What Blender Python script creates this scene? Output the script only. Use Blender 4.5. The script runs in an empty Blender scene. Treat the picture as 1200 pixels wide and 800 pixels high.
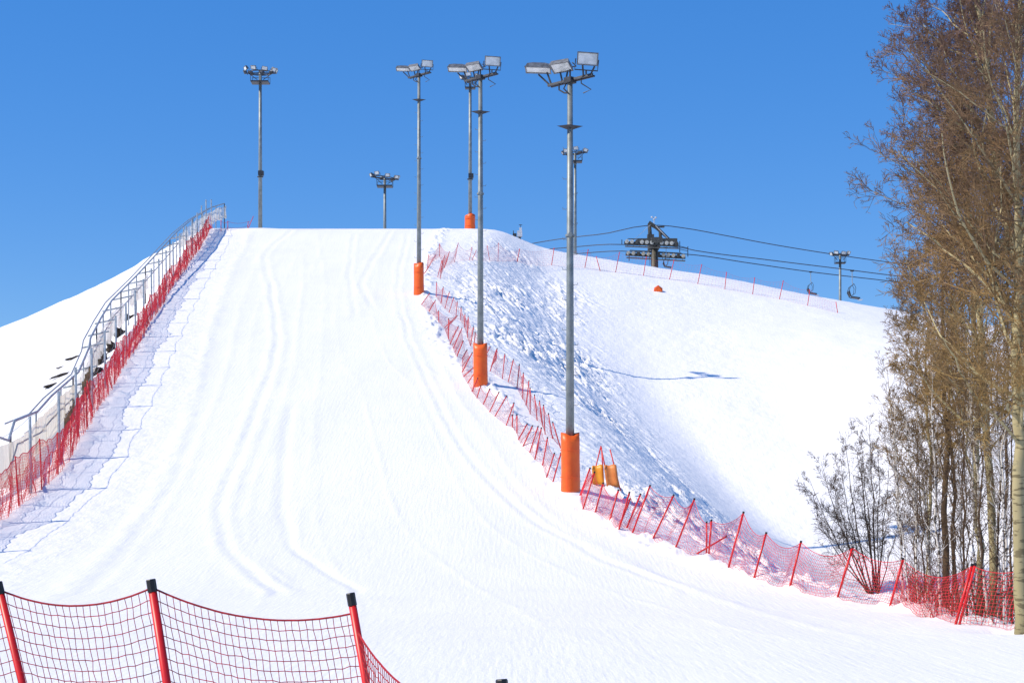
import bpy, math, random
import numpy as np
from mathutils import Vector, Matrix
random.seed(7); RNG = np.random.default_rng(11)
SC = bpy.context.scene
COL = SC.collection
F = 2000.0; CX = 600.0; HY = 620.0          # photograph's scale: the lens, its centre and the eye level
R = math.radians
SUN_K, SUN_E = 0.25, R(43.5)

# ------------------------------------------------------------------ numbers
def pchip(x, y, xq):
    x = np.asarray(x, float); y = np.asarray(y, float); h = np.diff(x); d = np.diff(y)/h
    m = np.zeros_like(y)
    w1 = 2*h[1:]+h[:-1]; w2 = h[1:]+2*h[:-1]
    with np.errstate(divide='ignore', invalid='ignore'):
        mm = (w1+w2)/(w1/d[:-1]+w2/d[1:])
    m[1:-1] = np.where(d[:-1]*d[1:] > 0, mm, 0)
    m[0] = d[0]; m[-1] = d[-1]
    i = np.clip(np.searchsorted(x, xq)-1, 0, len(x)-2)
    t = np.clip((xq-x[i])/h[i], 0, 1)
    return ((1+2*t)*(1-t)**2*y[i] + t*(1-t)**2*h[i]*m[i] + t*t*(3-2*t)*y[i+1] + t*t*(t-1)*h[i]*m[i+1])

_lat = np.random.default_rng(5).random((256, 256))
def vnoise(x, y):
    xi = np.floor(x).astype(int); yi = np.floor(y).astype(int); fx = x-xi; fy = y-yi
    fx = fx*fx*(3-2*fx); fy = fy*fy*(3-2*fy)
    a = _lat[xi & 255, yi & 255]; b = _lat[(xi+1) & 255, yi & 255]
    c = _lat[xi & 255, (yi+1) & 255]; d = _lat[(xi+1) & 255, (yi+1) & 255]
    return (a*(1-fx)+b*fx)*(1-fy)+(c*(1-fx)+d*fx)*fy - 0.5
def sstep(a, b, v):
    t = np.clip((v-a)/(b-a), 0, 1); return t*t*(3-2*t)

# ------------------------------------------------------------------ terrain
YS = [-400, 0, 14, 28, 42, 50, 57, 64, 72, 80, 92, 107, 128, 150, 180, 205, 213, 228, 260, 400, 4000]
ZC = [-3, -2.9, -2.6, -2.52, -2.42, -2.35, -2.05, -1.28, .05, 1.9, 5.1, 9.1, 14.75, 20.8, 29.3, 36.05, 36.9, 34, 26, 5, -8]
def zc(Y): return pchip(YS, ZC, Y)
def LE(Y): return pchip([-400, 28, 64, 72, 80, 92, 107, 114, 150, 180, 205, 260, 4000],
                        [-23, -21.5, -21.5, -21.7, -21.6, -22.8, -24.6, -25.5, -29.8, -32.8, -35.3, -38, -40], Y)
def RE(Y): return pchip([-400, 28, 42, 50, 56, 62, 69, 79, 95, 107, 115, 148, 180, 205, 260, 4000],
                        [18, 16, 12.4, 11.3, 9.8, 7.9, 5.3, 2.5, 0, -1.8, -4.0, -7.6, -8.6, -8, -7, -6], Y)
# node tables: station -> offsets
ST = [-400, 28, 55, 64, 80, 107, 150, 180, 205, 230, 400, 4000]
def tab(v): return lambda Y: pchip(ST, v, Y)
LX = [(1.0, tab([-.1]*12)),
      (3.4, tab([-.6, -.6, -.6, -.8, -1.1, -1.3, -1.4, -1.1, -1.0, -1, -1, -1])),
      (12, tab([-2, -2, -2, -3, -3.4, -3.6, -3.8, -4.6, -6.2, -7, -8, -2])),
      (25, tab([-4, -4, -4, -5, -5.5, -6, -7.2, -9.6, -12.3, -14, -10, -3])),
      (85, tab([-6, -6, -8, -10, -13, -16, -22, -28, -34, -30, -12, -3])),
      (4000, tab([-6, -6, -8, -10, -13, -20, -32, -40, -46, -42, -14, -3]))]
RX = [(tab([3, 3, 3, 3, 3, 4, 4.4, 4.4, 5, 5, 5, 5]), tab([-.3, -.3, -.35, -.5, -.6, -.6, -.9, -.4, -.05, -.2, -.2, -.2])),
      (tab([9, 9, 9, 13, 16, 17, 16, 13.5, 12, 12, 12, 12]), tab([-1.6, -1.6, -2.6, -6, -9, -9.3, -7.4, -4.6, -2.3, -2, -1, -1])),
      (tab([14, 14, 14, 18.5, 21.5, 22.5, 21.8, 22.5, 24.4, 24, 24, 24]), tab([-2, -2, -4, -8, -11, -11.5, -8.7, -6.2, -4.5, -4, -2, -2])),
      (tab([20, 20, 20, 25, 28, 29, 28.5, 31, 34, 34, 34, 34]), tab([-2, -2, -4, -7.6, -10.6, -11.2, -8.7, -6.9, -6.0, -5.6, -3, -2])),
      (tab([34, 34, 34, 34, 35, 38, 44, 45, 45, 45, 45, 45]), tab([-2, -2, -3.2, -6, -8.6, -9, -7.2, -7.5, -8.2, -8, -4, -2])),
      (tab([60, 60, 60, 60, 60, 62, 68, 69, 70, 70, 70, 70]), tab([-2, -2, -3, -5.5, -9, -10, -10.4, -11.6, -12.3, -12, -5, -2])),
      (tab([300]*12), tab([-3, -3, -5, -8, -14, -22, -34, -42, -48, -44, -16, -3])),
      (tab([4000]*12), tab([-3, -3, -5, -8, -14, -22, -34, -42, -48, -44, -16, -3]))]
def spaced(parts):
    out = []
    for a, b, s in parts: out += list(np.arange(a, b-1e-6, s))
    out.append(parts[-1][1]); return np.array(out)
GX = np.concatenate([[-3500, -1500, -700, -400, -250, -180, -140, -110], spaced([(-90, -42, .9), (-42, -22, .28), (-22, -9, .2), (-9, 22, .11), (22, 40, .3), (40, 80, .8)]),
                     [100, 130, 180, 260, 400, 800, 1600, 3500]])
GY = np.concatenate([[-390, -150, -60, -25, -8], spaced([(0, 28, .8), (28, 60, .2), (60, 185, .135), (185, 208, .25), (208, 260, 1.2)]), [275, 300, 340, 400, 600, 1000, 2000, 3800]])
GZ = np.zeros((len(GY), len(GX)))
le = LE(GY); re = RE(GY); zz = zc(GY)
lt = [(f(GY)) for _, f in LX]; rt = [(a(GY), b(GY)) for a, b in RX]
for i in range(len(GY)):
    xs = [le[i]-LX[k][0] for k in range(len(LX)-1, -1, -1)] + [le[i], (le[i]+re[i])/2, re[i]] + [re[i]+rt[k][0][i] for k in range(len(RX))]
    zs = [zz[i]+lt[k][i] for k in range(len(LX)-1, -1, -1)] + [zz[i], zz[i], zz[i]] + [zz[i]+rt[k][1][i] for k in range(len(RX))]
    GZ[i] = pchip(xs, zs, np.clip(GX, xs[0], xs[-1]))
XX, YY = np.meshgrid(GX, GY)
LEm = le[:, None]; REm = re[:, None]
GZ0 = GZ.copy()

def grid_z(G, x, y):
    i = int(np.clip(np.searchsorted(GX, x)-1, 0, len(GX)-2)); j = int(np.clip(np.searchsorted(GY, y)-1, 0, len(GY)-2))
    tx = (x-GX[i])/(GX[i+1]-GX[i]); ty = (y-GY[j])/(GY[j+1]-GY[j])
    return (G[j, i]*(1-tx)+G[j, i+1]*tx)*(1-ty)+(G[j+1, i]*(1-tx)+G[j+1, i+1]*tx)*ty
def hit(px, py, G=None, y0=22, y1=214):
    """where the line of sight through a point of the photograph meets the snow"""
    G = GZ if G is None else G
    best = None; prev = None
    for Y in np.arange(y0, y1, .3):
        d = (HY-py)/F*Y - grid_z(G, (px-CX)/F*Y, Y)
        if d <= 0:
            a, b = (Y-.3, Y)
            for _ in range(12):
                m = (a+b)/2
                if (HY-py)/F*m - grid_z(G, (px-CX)/F*m, m) > 0: a = m
                else: b = m
            return Vector(((px-CX)/F*b, b, grid_z(G, (px-CX)/F*b, b)))
        if best is None or d < best[0]: best = (d, Y)
    Y = best[1]; x = (px-CX)/F*Y
    return Vector((x, Y, grid_z(G, x, Y)))
def at(px, py, Y): return Vector(((px-CX)/F*Y, Y, (HY-py)/F*Y))

# --- relief of the snow: clods on the gully wall, groomed tracks, berms along the edges
onwall = sstep(.8, 4, XX-REm)*(1-sstep(12, 20, XX-REm-3*vnoise(XX*.12, YY*.12)))*sstep(52, 66, YY)*(1-sstep(176, 200, YY+6*vnoise(XX*.2+7, YY*.1)))
dens = .62+.9*(vnoise(XX*.17+3, YY*.11+9))+.35*vnoise(XX*.5, YY*.4)
u = XX*.80+YY*.30; v = YY*.55 - XX*.62               # clods drawn out along the fall line
wob = vnoise(XX*.7, YY*.6)*1.2
cl = vnoise(u*2.3+wob, v*.85+5); cl2 = vnoise(u*4.2+11+wob, v*1.9+3); cl3 = vnoise(XX*6.6, YY*4.4); big = vnoise(u*.8+4, v*.35+1)
cl2 = vnoise(u*3.6+11+wob, v*.95+3); n5 = vnoise(u*5.2+21+wob*.6, v*1.5+8); n6 = vnoise(XX*7.0+3, YY*3.6); n7 = vnoise(u*3.9+71, v*.9+33+wob)
dens = np.clip(.50+1.5*(vnoise(XX*.17+3, YY*.11+9))+.7*vnoise(XX*.45, YY*.3), .12, 1.35)
rough = .62*np.clip(cl2-.14, 0, .22)+.55*np.clip(n5-.17, 0, .2)-.85*np.clip(n7-.19, 0, .16)+.26*np.clip(cl-.12, 0, .25)+.085*n6+.08*big
track = vnoise(XX*.42+31, v*.22+2+wob*.15)
ruts = -.16*np.clip(1-np.abs(track)*13, 0, 1)*sstep(.0, .2, vnoise(XX*.2, YY*.12+8))
CH = onwall*np.clip(dens, .25, 1.3)
GZ += CH*(rough*1.7+ruts*1.5)
# everywhere faint unevenness, more outside the groomed strip
out = np.maximum(sstep(0, 2.5, XX-REm), sstep(0, 3, LEm-XX))
GZ += (.02+.07*out)*(vnoise(XX*.35, YY*.35)+.5*vnoise(XX*1.1, YY*.9)) * (np.abs(XX) < 90)
GZ += .03*out*vnoise(XX*3.5, YY*2.5)*(np.abs(XX) < 60)
# snow clods thrown up along both edges
for (E, w, a, s) in ((REm, .75, .34, .5), (LEm, .7, .20, -.3)):
    d = (XX-E+s*0)-.0
    bm_ = np.exp(-((d-(.25 if s > 0 else .1))/w)**2)
    GZ += bm_*a*(.18+np.clip(vnoise(XX*1.6+2, YY*1.1)*1.5+vnoise(XX*4, YY*3), 0, 1))*sstep(25, 40, YY)*(1-sstep(196, 206, YY))
# groomer tracks given as courses over the ground
def course(pts, width, amp, kind):
    global GZ
    P = [hit(a, b, GZ0) for a, b in pts]
    py = np.array([p.y for p in P]); px_ = np.array([p.x for p in P]); o = np.argsort(py); py = py[o]; px_ = px_[o]
    k = np.concatenate([[True], np.diff(py) > .05]); py = py[k]; px_ = px_[k]
    c = pchip(py, px_, np.clip(GY, py[0], py[-1]))[:, None]
    m = (sstep(py[0]-3, py[0]+1, YY))*(1-sstep(py[-1]-1, py[-1]+3, YY))
    d = (XX-c-.25*vnoise(YY*.25+width*40, YY*0+3.3))/width
    if kind == 'berm': GZ += m*.46*amp*np.exp(-d*d)*(.55+.9*np.clip(vnoise(XX*2.2, YY*1.3)+.3, 0, 1))
    elif kind == 'pair': GZ += m*.45*amp*(np.exp(-(d-1.6)**2)+np.exp(-(d+1.6)**2)-.7*np.exp(-d*d))*(.7+.8*vnoise(XX*2, YY*1.5))
    else: GZ -= m*amp*np.exp(-d*d)
course([(345, 270), (318, 290), (318, 340), (322, 420), (300, 480), (278, 540), (258, 590), (262, 630), (285, 662), (330, 692)], .26, .11, 'pair')
course([(355, 300), (352, 360), (330, 480), (300, 560), (290, 610), (300, 650), (340, 680)], .16, .05, 'berm')
course([(292, 275), (262, 340), (243, 400), (226, 460), (212, 510), (190, 560), (160, 610), (110, 660), (60, 700)], .45, .12, 'berm')
course([(305, 300), (285, 350), (262, 440), (240, 500), (215, 560), (180, 620), (120, 690)], .2, .06, 'berm')
course([(415, 275), (410, 320), (415, 370)], .25, .06, 'pair')
course([(458, 272), (440, 300), (425, 330), (436, 360)], .28, .07, 'pair')
course([(478, 275), (470, 310), (466, 340), (474, 380), (498, 440), (540, 520), (600, 590), (680, 640), (800, 690)], .22, .07, 'pair')
course([(372, 275), (380, 330), (375, 420), (365, 520), (345, 640)], .16, .04, 'berm')
course([(505, 400), (540, 470), (590, 540), (640, 600), (720, 650), (850, 705), (1000, 745)], .25, .06, 'berm')
course([(340, 480), (330, 580), (345, 640), (420, 690)], .2, .045, 'cut')
S_ = (XX-LEm)/(REm-LEm)                     # seams between the passes of the groomer
for q, am in ((.22, .02), (.36, .022), (.43, .014), (.52, .018), (.66, .018), (.80, .02), (.9, .014)):
    d = (XX-(LEm+(REm-LEm)*(q+.012*vnoise(YY*.05+q*90, YY*0+1.5))))/.14
    GZ += am*np.exp(-d*d)*(.6+vnoise(XX*1.5, YY*.8))*sstep(28, 45, YY)*(1-sstep(198, 206, YY))
crestl = (XX < -36)*(XX > -110)*sstep(150, 180, YY)*(1-sstep(214, 225, YY))
GZ += crestl*(.5*np.clip(vnoise(XX*.35, YY*.2)-.15, 0, 1)+.35*np.clip(vnoise(XX*.9+5, YY*.6)-.2, 0, 1))
# left strip between track and fence is trodden
strip = sstep(.5, 1.5, XX-LEm)*(1-sstep(3.5, 6, XX-LEm))*sstep(28, 50, YY)*(1-sstep(190, 205, YY))
GZ += strip*.055*(vnoise(XX*2.8, YY*2.2)+.6*vnoise(XX*6, YY*4.5))
# transverse rolls of the groomer near the crest and the mound at the left light mast
GZ += .35*np.exp(-((YY-197)/2.4)**2)*np.exp(-((XX+29.5)/5.0)**2)
GZ += .05*vnoise(XX*.12, YY*.5+1.7)*(1-out)*(YY > 20)

# melt hollows where the trees stand
for px_h, py_h, rr_h in ((1197, 739, .9), (1027, 699, 1.1), (1109, 722, .6), (1148, 727, .7), (1090, 716, .5), (1165, 731, .5), (1130, 723, .5), (1070, 712, .5)):
    q = hit(px_h, py_h, GZ0); q.y += .3
    GZ -= .28*np.exp(-((XX-q.x)**2+(YY-q.y)**2)/rr_h**2)

# ------------------------------------------------------------------ materials
def new_mat(name):
    m = bpy.data.materials.new(name); m.use_nodes = True
    nt = m.node_tree; b = nt.nodes['Principled BSDF']; return m, nt, b
def mat(name, c1, c2=None, scale=6, rough=.6, metal=0, bump=0, bscale=40, stretch=None, spec=None, trans=0):
    m, nt, b = new_mat(name)
    N = nt.nodes; L = nt.links
    c2 = c2 or tuple(x*.7 for x in c1)
    tc = N.new('ShaderNodeTexCoord'); mp = N.new('ShaderNodeMapping')
    if stretch: mp.inputs['Scale'].default_value = stretch
    L.new(tc.outputs['Object'], mp.inputs['Vector'])
    n = N.new('ShaderNodeTexNoise'); n.inputs['Scale'].default_value = scale; n.inputs['Detail'].default_value = 5
    L.new(mp.outputs[0], n.inputs['Vector'])
    r = N.new('ShaderNodeValToRGB'); r.color_ramp.elements[0].position = .36; r.color_ramp.elements[1].position = .64
    r.color_ramp.elements[0].color = (*c2, 1); r.color_ramp.elements[1].color = (*c1, 1)
    L.new(n.outputs['Fac'], r.inputs['Fac']); L.new(r.outputs['Color'], b.inputs['Base Color'])
    b.inputs['Roughness'].default_value = rough; b.inputs['Metallic'].default_value = metal
    if spec is not None: b.inputs['Specular IOR Level'].default_value = spec
    if bump:
        n2 = N.new('ShaderNodeTexNoise'); n2.inputs['Scale'].default_value = bscale; L.new(mp.outputs[0], n2.inputs['Vector'])
        bp = N.new('ShaderNodeBump'); bp.inputs['Strength'].default_value = bump; bp.inputs['Distance'].default_value = .02
        L.new(n2.outputs['Fac'], bp.inputs['Height']); L.new(bp.outputs[0], b.inputs['Normal'])
    return m
M = {}
M['steel'] = mat('galvanised_steel', (.26, .29, .285), (.18, .205, .20), 3, .5, .35, .1)
M['rail'] = mat('weathered_rail_steel', (.42, .47, .50), (.27, .31, .34), 5, .5, .4)
M['dark'] = mat('dark_painted_steel', (.055, .06, .065), (.03, .032, .035), 8, .5, .3)
M['bracket'] = mat('lamp_bracket_steel', (.05, .055, .065), (.03, .032, .036), 8, .5, .4)
M['housing'] = mat('lamp_housing_metal', (.20, .21, .22), (.11, .115, .12), 6, .45, .4)
M['lens'] = mat('lamp_glass', (.74, .76, .74), (.50, .53, .52), 2.5, .12, 0, spec=.8)
M['orange'] = mat('orange_vinyl_padding', (.92, .135, .008), (.84, .105, .008), 2.2, .42, 0, .25, 7)
M['orange_faded'] = mat('faded_orange_vinyl', (.76, .26, .06), (.66, .18, .035), 3, .5, 0, .25, 7)
M['yellow'] = mat('yellow_vinyl', (.86, .34, .015), (.78, .27, .012), 3, .45, 0, .2, 7)
M['red_post'] = mat('red_plastic_post', (.72, .015, .015), (.58, .012, .013), 4, .4)
M['red_net'] = mat('red_net_cord', (.78, .02, .04), (.58, .012, .025), 3, .7)
M['near_net'] = mat('dark_red_net_cord', (.46, .010, .016), (.26, .006, .010), 14, .7)
M['faded_net'] = mat('faded_red_net_cord', (.55, .06, .07), (.40, .03, .04), 3, .7)
M['cap'] = mat('black_rubber_cap', (.006, .006, .006), (.003, .003, .003), 8, .5)
M['cable'] = mat('steel_cable', (.06, .07, .09), (.04, .045, .06), 9, .5, .3)
M['towerpaint'] = mat('brown_grey_tower_paint', (.10, .095, .075), (.055, .052, .045), 5, .55, .2)
M['wheel'] = mat('sheave_rubber_pale', (.62, .60, .52), (.42, .40, .33), 8, .5)
M['whitebox'] = mat('white_painted_metal', (.7, .71, .72), (.5, .5, .5), 8, .45)
M['wood'] = mat('old_brown_timber', (.22, .15, .075), (.10, .065, .035), 3, .8, 0, .4, 20)
M['soil'] = mat('dark_wet_soil', (.055, .04, .025), (.02, .015, .01), 5, .9, 0, .6, 9)
M['seat'] = mat('dark_seat_plastic', (.03, .032, .04), (.02, .02, .025), 8, .5)

def snow_mat():
    m, nt, b = new_mat('groomed_snow'); N = nt.nodes; L = nt.links
    geo = N.new('ShaderNodeNewGeometry'); sep = N.new('ShaderNodeSeparateXYZ'); L.new(geo.outputs['Position'], sep.inputs[0])
    def noise(scale, stretch=(1, 1, 1), det=4):
        mp = N.new('ShaderNodeMapping'); mp.inputs['Scale'].default_value = stretch; L.new(geo.outputs['Position'], mp.inputs['Vector'])
        n = N.new('ShaderNodeTexNoise'); n.inputs['Scale'].default_value = scale; n.inputs['Detail'].default_value = det
        L.new(mp.outputs[0], n.inputs['Vector']); return n.outputs['Fac']
    r = N.new('ShaderNodeValToRGB'); r.color_ramp.elements[0].position = .3; r.color_ramp.elements[1].position = .7
    r.color_ramp.elements[0].color = (.85, .84, .83, 1); r.color_ramp.elements[1].color = (.905, .89, .87, 1)
    L.new(noise(.22, (1.6, .35, .35), 6), r.inputs['Fac']); L.new(r.outputs['Color'], b.inputs['Base Color'])
    b.inputs['Roughness'].default_value = .7; b.inputs['Specular IOR Level'].default_value = .25
    # corduroy left by the groomer: fine ribs down the slope, and grain
    def add(a, wa, c, wc):
        m1 = N.new('ShaderNodeMath'); m1.operation = 'MULTIPLY'; m1.inputs[1].default_value = wa; L.new(a, m1.inputs[0])
        m2 = N.new('ShaderNodeMath'); m2.operation = 'MULTIPLY_ADD'; m2.inputs[1].default_value = wc; L.new(c, m2.inputs[0]); L.new(m1.outputs[0], m2.inputs[2]); return m2.outputs[0]
    h = add(noise(6, (1.5, .10, .10), 3), .34, noise(9, (1, 1, 1), 6), .30)
    h = add(h, 1, noise(1.6, (1, .5, .5), 4), .35)
    at_ = N.new('ShaderNodeAttribute'); at_.attribute_name = 'churned'
    mc = N.new('ShaderNodeMath'); mc.operation = 'MULTIPLY'; L.new(at_.outputs['Fac'], mc.inputs[0]); L.new(noise(3.2, (1.3, .8, 1), 7), mc.inputs[1]); h = add(h, 1, mc.outputs[0], 3.2)
    bp = N.new('ShaderNodeBump'); bp.inputs['Strength'].default_value = .6; bp.inputs['Distance'].default_value = .08
    L.new(h, bp.inputs['Height']); L.new(bp.outputs[0], b.inputs['Normal'])
    return m
M['snow'] = snow_mat()

def sheet_mat(name, c1, c2, alpha0, alpha1, sc=(2, 2, .4)):
    m, nt, b = new_mat(name); N = nt.nodes; L = nt.links
    tc = N.new('ShaderNodeTexCoord'); mp = N.new('ShaderNodeMapping'); mp.inputs['Scale'].default_value = sc; L.new(tc.outputs['Object'], mp.inputs[0])
    n = N.new('ShaderNodeTexNoise'); n.inputs['Scale'].default_value = 1.3; n.inputs['Detail'].default_value = 5; L.new(mp.outputs[0], n.inputs['Vector'])
    r = N.new('ShaderNodeValToRGB'); r.color_ramp.elements[0].position = .38; r.color_ramp.elements[1].position = .62
    r.color_ramp.elements[0].color = (*c1, 1); r.color_ramp.elements[1].color = (*c2, 1)
    L.new(n.outputs['Fac'], r.inputs['Fac']); L.new(r.outputs['Color'], b.inputs['Base Color'])
    mr = N.new('ShaderNodeMapRange'); mr.inputs[1].default_value = .35; mr.inputs[2].default_value = .65; mr.inputs[3].default_value = alpha0; mr.inputs[4].default_value = alpha1
    L.new(n.outputs['Fac'], mr.inputs[0]); L.new(mr.outputs[0], b.inputs['Alpha']); b.inputs['Roughness'].default_value = .9
    tr = N.new('ShaderNodeBsdfTranslucent'); L.new(r.outputs['Color'], tr.inputs['Color']); tp = N.new('ShaderNodeBsdfTransparent')
    m1 = N.new('ShaderNodeMixShader'); L.new(mr.outputs[0], m1.inputs[0]); L.new(tp.outputs[0], m1.inputs[1]); L.new(tr.outputs[0], m1.inputs[2])
    m2 = N.new('ShaderNodeMixShader'); m2.inputs[0].default_value = .5; L.new(b.outputs[0], m2.inputs[1]); L.new(m1.outputs[0], m2.inputs[2])
    L.new(m2.outputs[0], N['Material Output'].inputs['Surface'])
    return m
M['windbreak'] = sheet_mat('grey_windbreak_mesh', (.45, .45, .44), (.72, .70, .64), .4, .9)
M['windbreak_tan'] = sheet_mat('stained_windbreak_mesh', (.50, .46, .38), (.76, .72, .62), .7, 1, (3, 3, .25))

def bark(name, low, high, z0, z1, spots=None):
    m, nt, b = new_mat(name); N = nt.nodes; L = nt.links
    geo = N.new('ShaderNodeNewGeometry'); sep = N.new('ShaderNodeSeparateXYZ'); L.new(geo.outputs['Position'], sep.inputs[0])
    mr = N.new('ShaderNodeMapRange'); mr.inputs[1].default_value = z0; mr.inputs[2].default_value = z1; L.new(sep.outputs['Z'], mr.inputs[0])
    n = N.new('ShaderNodeTexNoise'); n.inputs['Scale'].default_value = 1.4; n.inputs['Detail'].default_value = 4; L.new(geo.outputs['Position'], n.inputs['Vector'])
    ad = N.new('ShaderNodeMath'); ad.operation = 'MULTIPLY_ADD'; ad.inputs[1].default_value = 1.5; L.new(n.outputs['Fac'], ad.inputs[0]); 
    sb = N.new('ShaderNodeMath'); sb.operation = 'SUBTRACT'; sb.inputs[1].default_value = .75; L.new(mr.outputs[0], sb.inputs[0]); L.new(sb.outputs[0], ad.inputs[2])
    r = N.new('ShaderNodeValToRGB'); r.color_ramp.elements[0].color = (*low, 1); r.color_ramp.elements[1].color = (*high, 1)
    L.new(ad.outputs[0], r.inputs['Fac']); outc = r.outputs['Color']
    if spots:
        mp = N.new('ShaderNodeMapping'); mp.inputs['Scale'].default_value = (2.2, 2.2, 9); L.new(geo.outputs['Position'], mp.inputs[0])
        n2 = N.new('ShaderNodeTexNoise'); n2.inputs['Scale'].default_value = 1.5; n2.inputs['Detail'].default_value = 4; L.new(mp.outputs[0], n2.inputs['Vector'])
        r2 = N.new('ShaderNodeValToRGB'); r2.color_ramp.elements[0].position = .54; r2.color_ramp.elements[1].position = .60
        L.new(n2.outputs['Fac'], r2.inputs['Fac'])
        mx = N.new('ShaderNodeMix'); mx.data_type = 'RGBA'; L.new(r2.outputs['Color'], mx.inputs[0]); L.new(outc, mx.inputs[6]); mx.inputs[7].default_value = (*spots, 1); outc = mx.outputs[2]
    L.new(outc, b.inputs['Base Color']); b.inputs['Roughness'].default_value = .85; b.inputs['Specular IOR Level'].default_value = .2
    return m
M['aspen'] = bark('pale_olive_bark', (.32, .27, .14), (.46, .39, .22), -3, 8, (.17, .14, .075))
M['twig'] = bark('ochre_to_purple_twigs', (.32, .205, .07), (.165, .10, .075), 1, 14)
M['birch'] = bark('white_birch_bark', (.68, .65, .60), (.50, .42, .32), -2, 6, (.06, .05, .04))
M['birchtwig'] = bark('brown_birch_twigs', (.085, .05, .028), (.20, .125, .055), -2, 8)
M['darkbark'] = bark('dark_brown_bark', (.085, .055, .034), (.15, .095, .05), -2, 8, (.04, .03, .025))
M['brush'] = bark('red_brown_brush', (.17, .075, .04), (.16, .10, .055), -2, 3)

# ------------------------------------------------------------------ mesh building
class MB:
    def __init__(s): s.v = []; s.f = []
    def add(s, vs, fs):
        o = len(s.v); s.v += [tuple(p) for p in vs]; s.f += [tuple(i+o for i in f) for f in fs]
    def box(s, c, size, rot=None, taper=1.0):
        c = Vector(c); hx, hy, hz = (q/2 for q in size); rot = rot or Matrix.Identity(3)
        vs = []
        for z, k in ((-hz, 1), (hz, taper)):
            for x, y in ((-hx, -hy), (hx, -hy), (hx, hy), (-hx, hy)): vs.append(c+rot @ Vector((x*k, y*k, z)))
        s.add(vs, [(3, 2, 1, 0), (4, 5, 6, 7), (0, 1, 5, 4), (1, 2, 6, 5), (2, 3, 7, 6), (3, 0, 4, 7)])
    def tube(s, pts, rad, n=8, cap=True):
        pts = [Vector(p) for p in pts]
        if not hasattr(rad, '__len__'): rad = [rad]*len(pts)
        vs = []; fs = []; prev = None
        for i, p in enumerate(pts):
            d = (pts[min(i+1, len(pts)-1)]-pts[max(i-1, 0)]).normalized()
            a = (prev - d*prev.dot(d)) if prev is not None else d.orthogonal()
            if a.length < 1e-6: a = d.orthogonal()
            a.normalize(); prev = a; b = d.cross(a)
            for k in range(n):
                t = 2*math.pi*k/n; vs.append(p+(a*math.cos(t)+b*math.sin(t))*rad[i])
        for i in range(len(pts)-1):
            for k in range(n): fs.append((i*n+k, i*n+(k+1) % n, (i+1)*n+(k+1) % n, (i+1)*n+k))
        if cap: fs.append(tuple(range(n-1, -1, -1))); fs.append(tuple((len(pts)-1)*n+k for k in range(n)))
        s.add(vs, fs)
    def bar(s, a, b, r=.03, n=6): s.tube([a, b], r, n)
    def lathe(s, prof, n=16, c=(0, 0, 0)):
        c = Vector(c); vs = []; fs = []
        for r, z in prof:
            for k in range(n): t = 2*math.pi*k/n; vs.append(c+Vector((r*math.cos(t), r*math.sin(t), z)))
        for i in range(len(prof)-1):
            for k in range(n): fs.append((i*n+k, i*n+(k+1) % n, (i+1)*n+(k+1) % n, (i+1)*n+k))
        s.add(vs, fs)
    def build(s, name, m, parent=None, smooth=False, loc=None):
        me = bpy.data.meshes.new(name); me.from_pydata(s.v, [], s.f); me.materials.append(m)
        if smooth: me.polygons.foreach_set('use_smooth', [True]*len(me.polygons))
        o = bpy.data.objects.new(name, me); COL.objects.link(o)
        if parent: o.parent = parent
        if loc is not None: o.location = loc
        return o
def np_obj(name, V, Q, m, parent=None, smooth=False):
    me = bpy.data.meshes.new(name); k = Q.shape[1]
    me.vertices.add(len(V)); me.vertices.foreach_set('co', np.ascontiguousarray(V, dtype=np.float32).ravel())
    me.loops.add(Q.size); me.loops.foreach_set('vertex_index', np.ascontiguousarray(Q, dtype=np.int32).ravel())
    me.polygons.add(len(Q)); me.polygons.foreach_set('loop_start', np.arange(0, Q.size, k, dtype=np.int32))
    me.update(calc_edges=True); me.materials.append(m)
    me.polygons.foreach_set('use_smooth', np.full(len(Q), smooth))
    o = bpy.data.objects.new(name, me); COL.objects.link(o)
    if parent: o.parent = parent
    return o
def prisms(P0, P1, r0, r1, n=3):
    P0 = np.asarray(P0, float); P1 = np.asarray(P1, float); N_ = len(P0)
    r0 = np.broadcast_to(r0, (N_,)); r1 = np.broadcast_to(r1, (N_,))
    d = P1-P0; d /= np.linalg.norm(d, axis=1, keepdims=True)+1e-12
    ref = np.where(np.abs(d[:, 2:3]) > .9, np.array([[1., 0, 0]]), np.array([[0, 0, 1.]]))
    a = np.cross(d, ref); a /= np.linalg.norm(a, axis=1, keepdims=True)+1e-12; b = np.cross(d, a)
    V = np.zeros((N_, 2*n, 3))
    for k in range(n):
        t = 2*math.pi*k/n; o = a*math.cos(t)+b*math.sin(t)
        V[:, k] = P0+o*r0[:, None]; V[:, n+k] = P1+o*r1[:, None]
    base = np.arange(N_)[:, None]*2*n
    Q = np.concatenate([base+np.array([[k, (k+1) % n, n+(k+1) % n, n+k]]) for k in range(n)])
    return V.reshape(-1, 3), Q
def tag(o, label=None, cat=None, group=None, kind=None):
    if label: o['label'] = label
    if cat: o['category'] = cat
    if group: o['group'] = group
    if kind: o['kind'] = kind
    return o
def empty(name, loc, label, cat, group=None, rz=0):
    o = bpy.data.objects.new(name, None); COL.objects.link(o); o.location = loc; o.rotation_euler.z = rz
    o.empty_display_size = .3
    return tag(o, label, cat, group)
def copy_tree(o, parent=None):
    c = o.copy(); COL.objects.link(c)
    if parent: c.parent = parent
    for ch in [q for q in bpy.data.objects if q.parent == o]: copy_tree(ch, c)
    return c

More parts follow.
